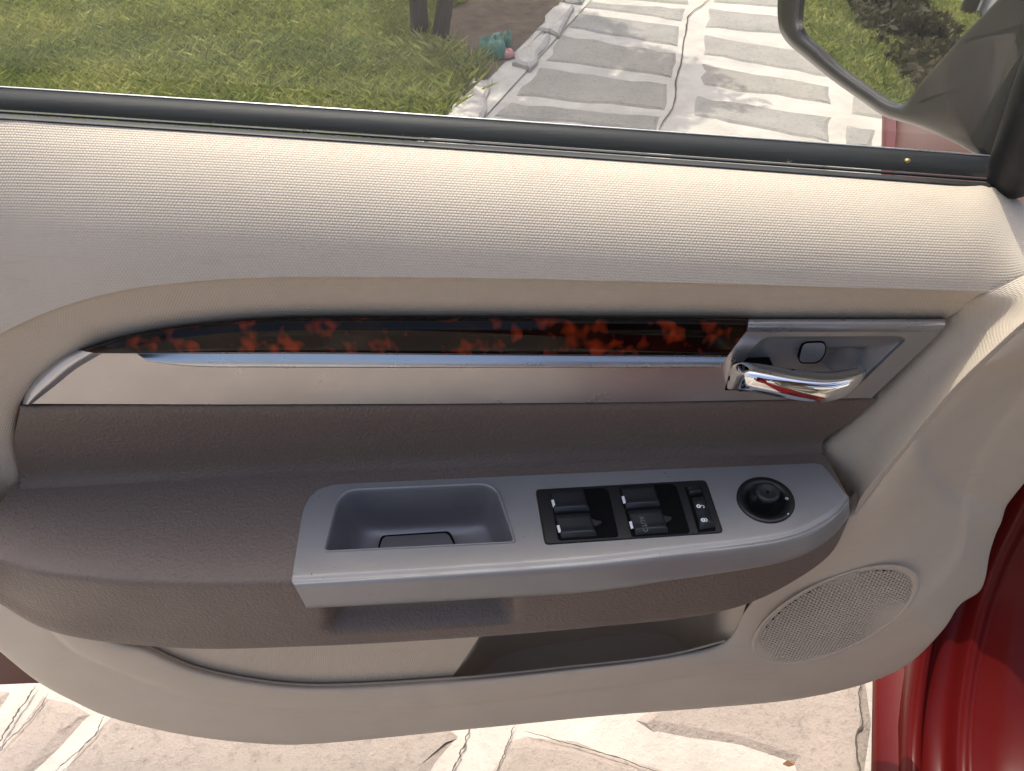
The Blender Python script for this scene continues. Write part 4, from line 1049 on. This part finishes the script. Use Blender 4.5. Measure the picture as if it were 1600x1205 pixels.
lf = at_z(1233, 1194, .012); V = [lf + Vector(v) for v in ((-.010, 0, 0), (-.003, .0035, .004), (.009, .002, .001), (.006, -.003, .003), (-.002, -.004, 0))] 
V += [v + Vector((0, 0, .0008)) for v in V]
lo_ = mesh('dry_leaf', V, [(0, 1, 2, 3, 4), (9, 8, 7, 6, 5)] + [(i, (i+1) % 5, 5+(i+1) % 5, 5+i) for i in range(5)], 'leaf_brown', None, False)
tag(lo_, 'small curled brown leaf scrap on the paving under the door', 'leaf')

# hedge, wall and downpipe beyond the lawn, seen in the mirror
def mirror_hit(px, py):
    d = ray(px, py); P = PM.at(px, py); r = d - 2*d.dot(MN)*MN; return P + r*(-P.z/r.z)
h0, h1 = mirror_hit(1290, 0), mirror_hit(1422, 162)
hd = (h0-h1).normalized(); hn = Vector((-hd.y, hd.x, 0))
if hn.dot(h1) < 0: hn = -hn
hedge = thing('hedge', tuple(h1+hd*1.2+hn*.3), 'low dark leafy hedge along the lawn, reflected in the door mirror', 'hedge')
bl_ = []
for i in range(16):
    c = h1 + hd*(-1.0+i*.34) + hn*(.30+random.uniform(-.05, .05)); bl_.append(((c.x, c.y, .07), (.30, .24, .10+random.uniform(-.03, .05))))
leaf_cloud('foliage', bl_, 16000, .030, 'hedge_leaves', hedge, 9)
for i in range(8):
    c = h1 + hd*(-.8+i*.66) + hn*.3; tube('stem', [c + Vector((0, 0, -.03)), c + Vector((.02, 0, .1)), c + Vector((.05, .03, .26))], [.014, .011, .006], 'bark', hedge, 8, 8)
a, b_ = h1 - hd*2.2 + hn*1.0, h1 + hd*5.0 + hn*1.0
w8 = [a, b_, b_+hn*.2, a+hn*.2]
wall_ = prism('garden_wall', [Vector((p.x, p.y, 2.2)) for p in w8], (0, 0, -2.25), 'wall_render', None, bev=.01)
tag(wall_, 'plain grey rendered wall behind the low hedge', 'wall')
pc2 = mirror_hit(1465, 20); pc2 = h1 + hd*((pc2-h1).dot(hd)) + hn*.93
dp = thing('downpipe', tuple((pc2.x, pc2.y, 0)), 'dark slim downpipe fixed on the grey rendered wall', 'pipe')
tube('pipe', [Vector((pc2.x, pc2.y, -.02)), Vector((pc2.x, pc2.y, 1.0)), Vector((pc2.x, pc2.y, 2.3))], .05, 'housing', dp, 12, 6)
for z in (.5, 1.6): tube('pipe_clip', [Vector((pc2.x, pc2.y, z)), Vector((pc2.x, pc2.y, z+.03))], .058, 'housing', dp, 12, 3)
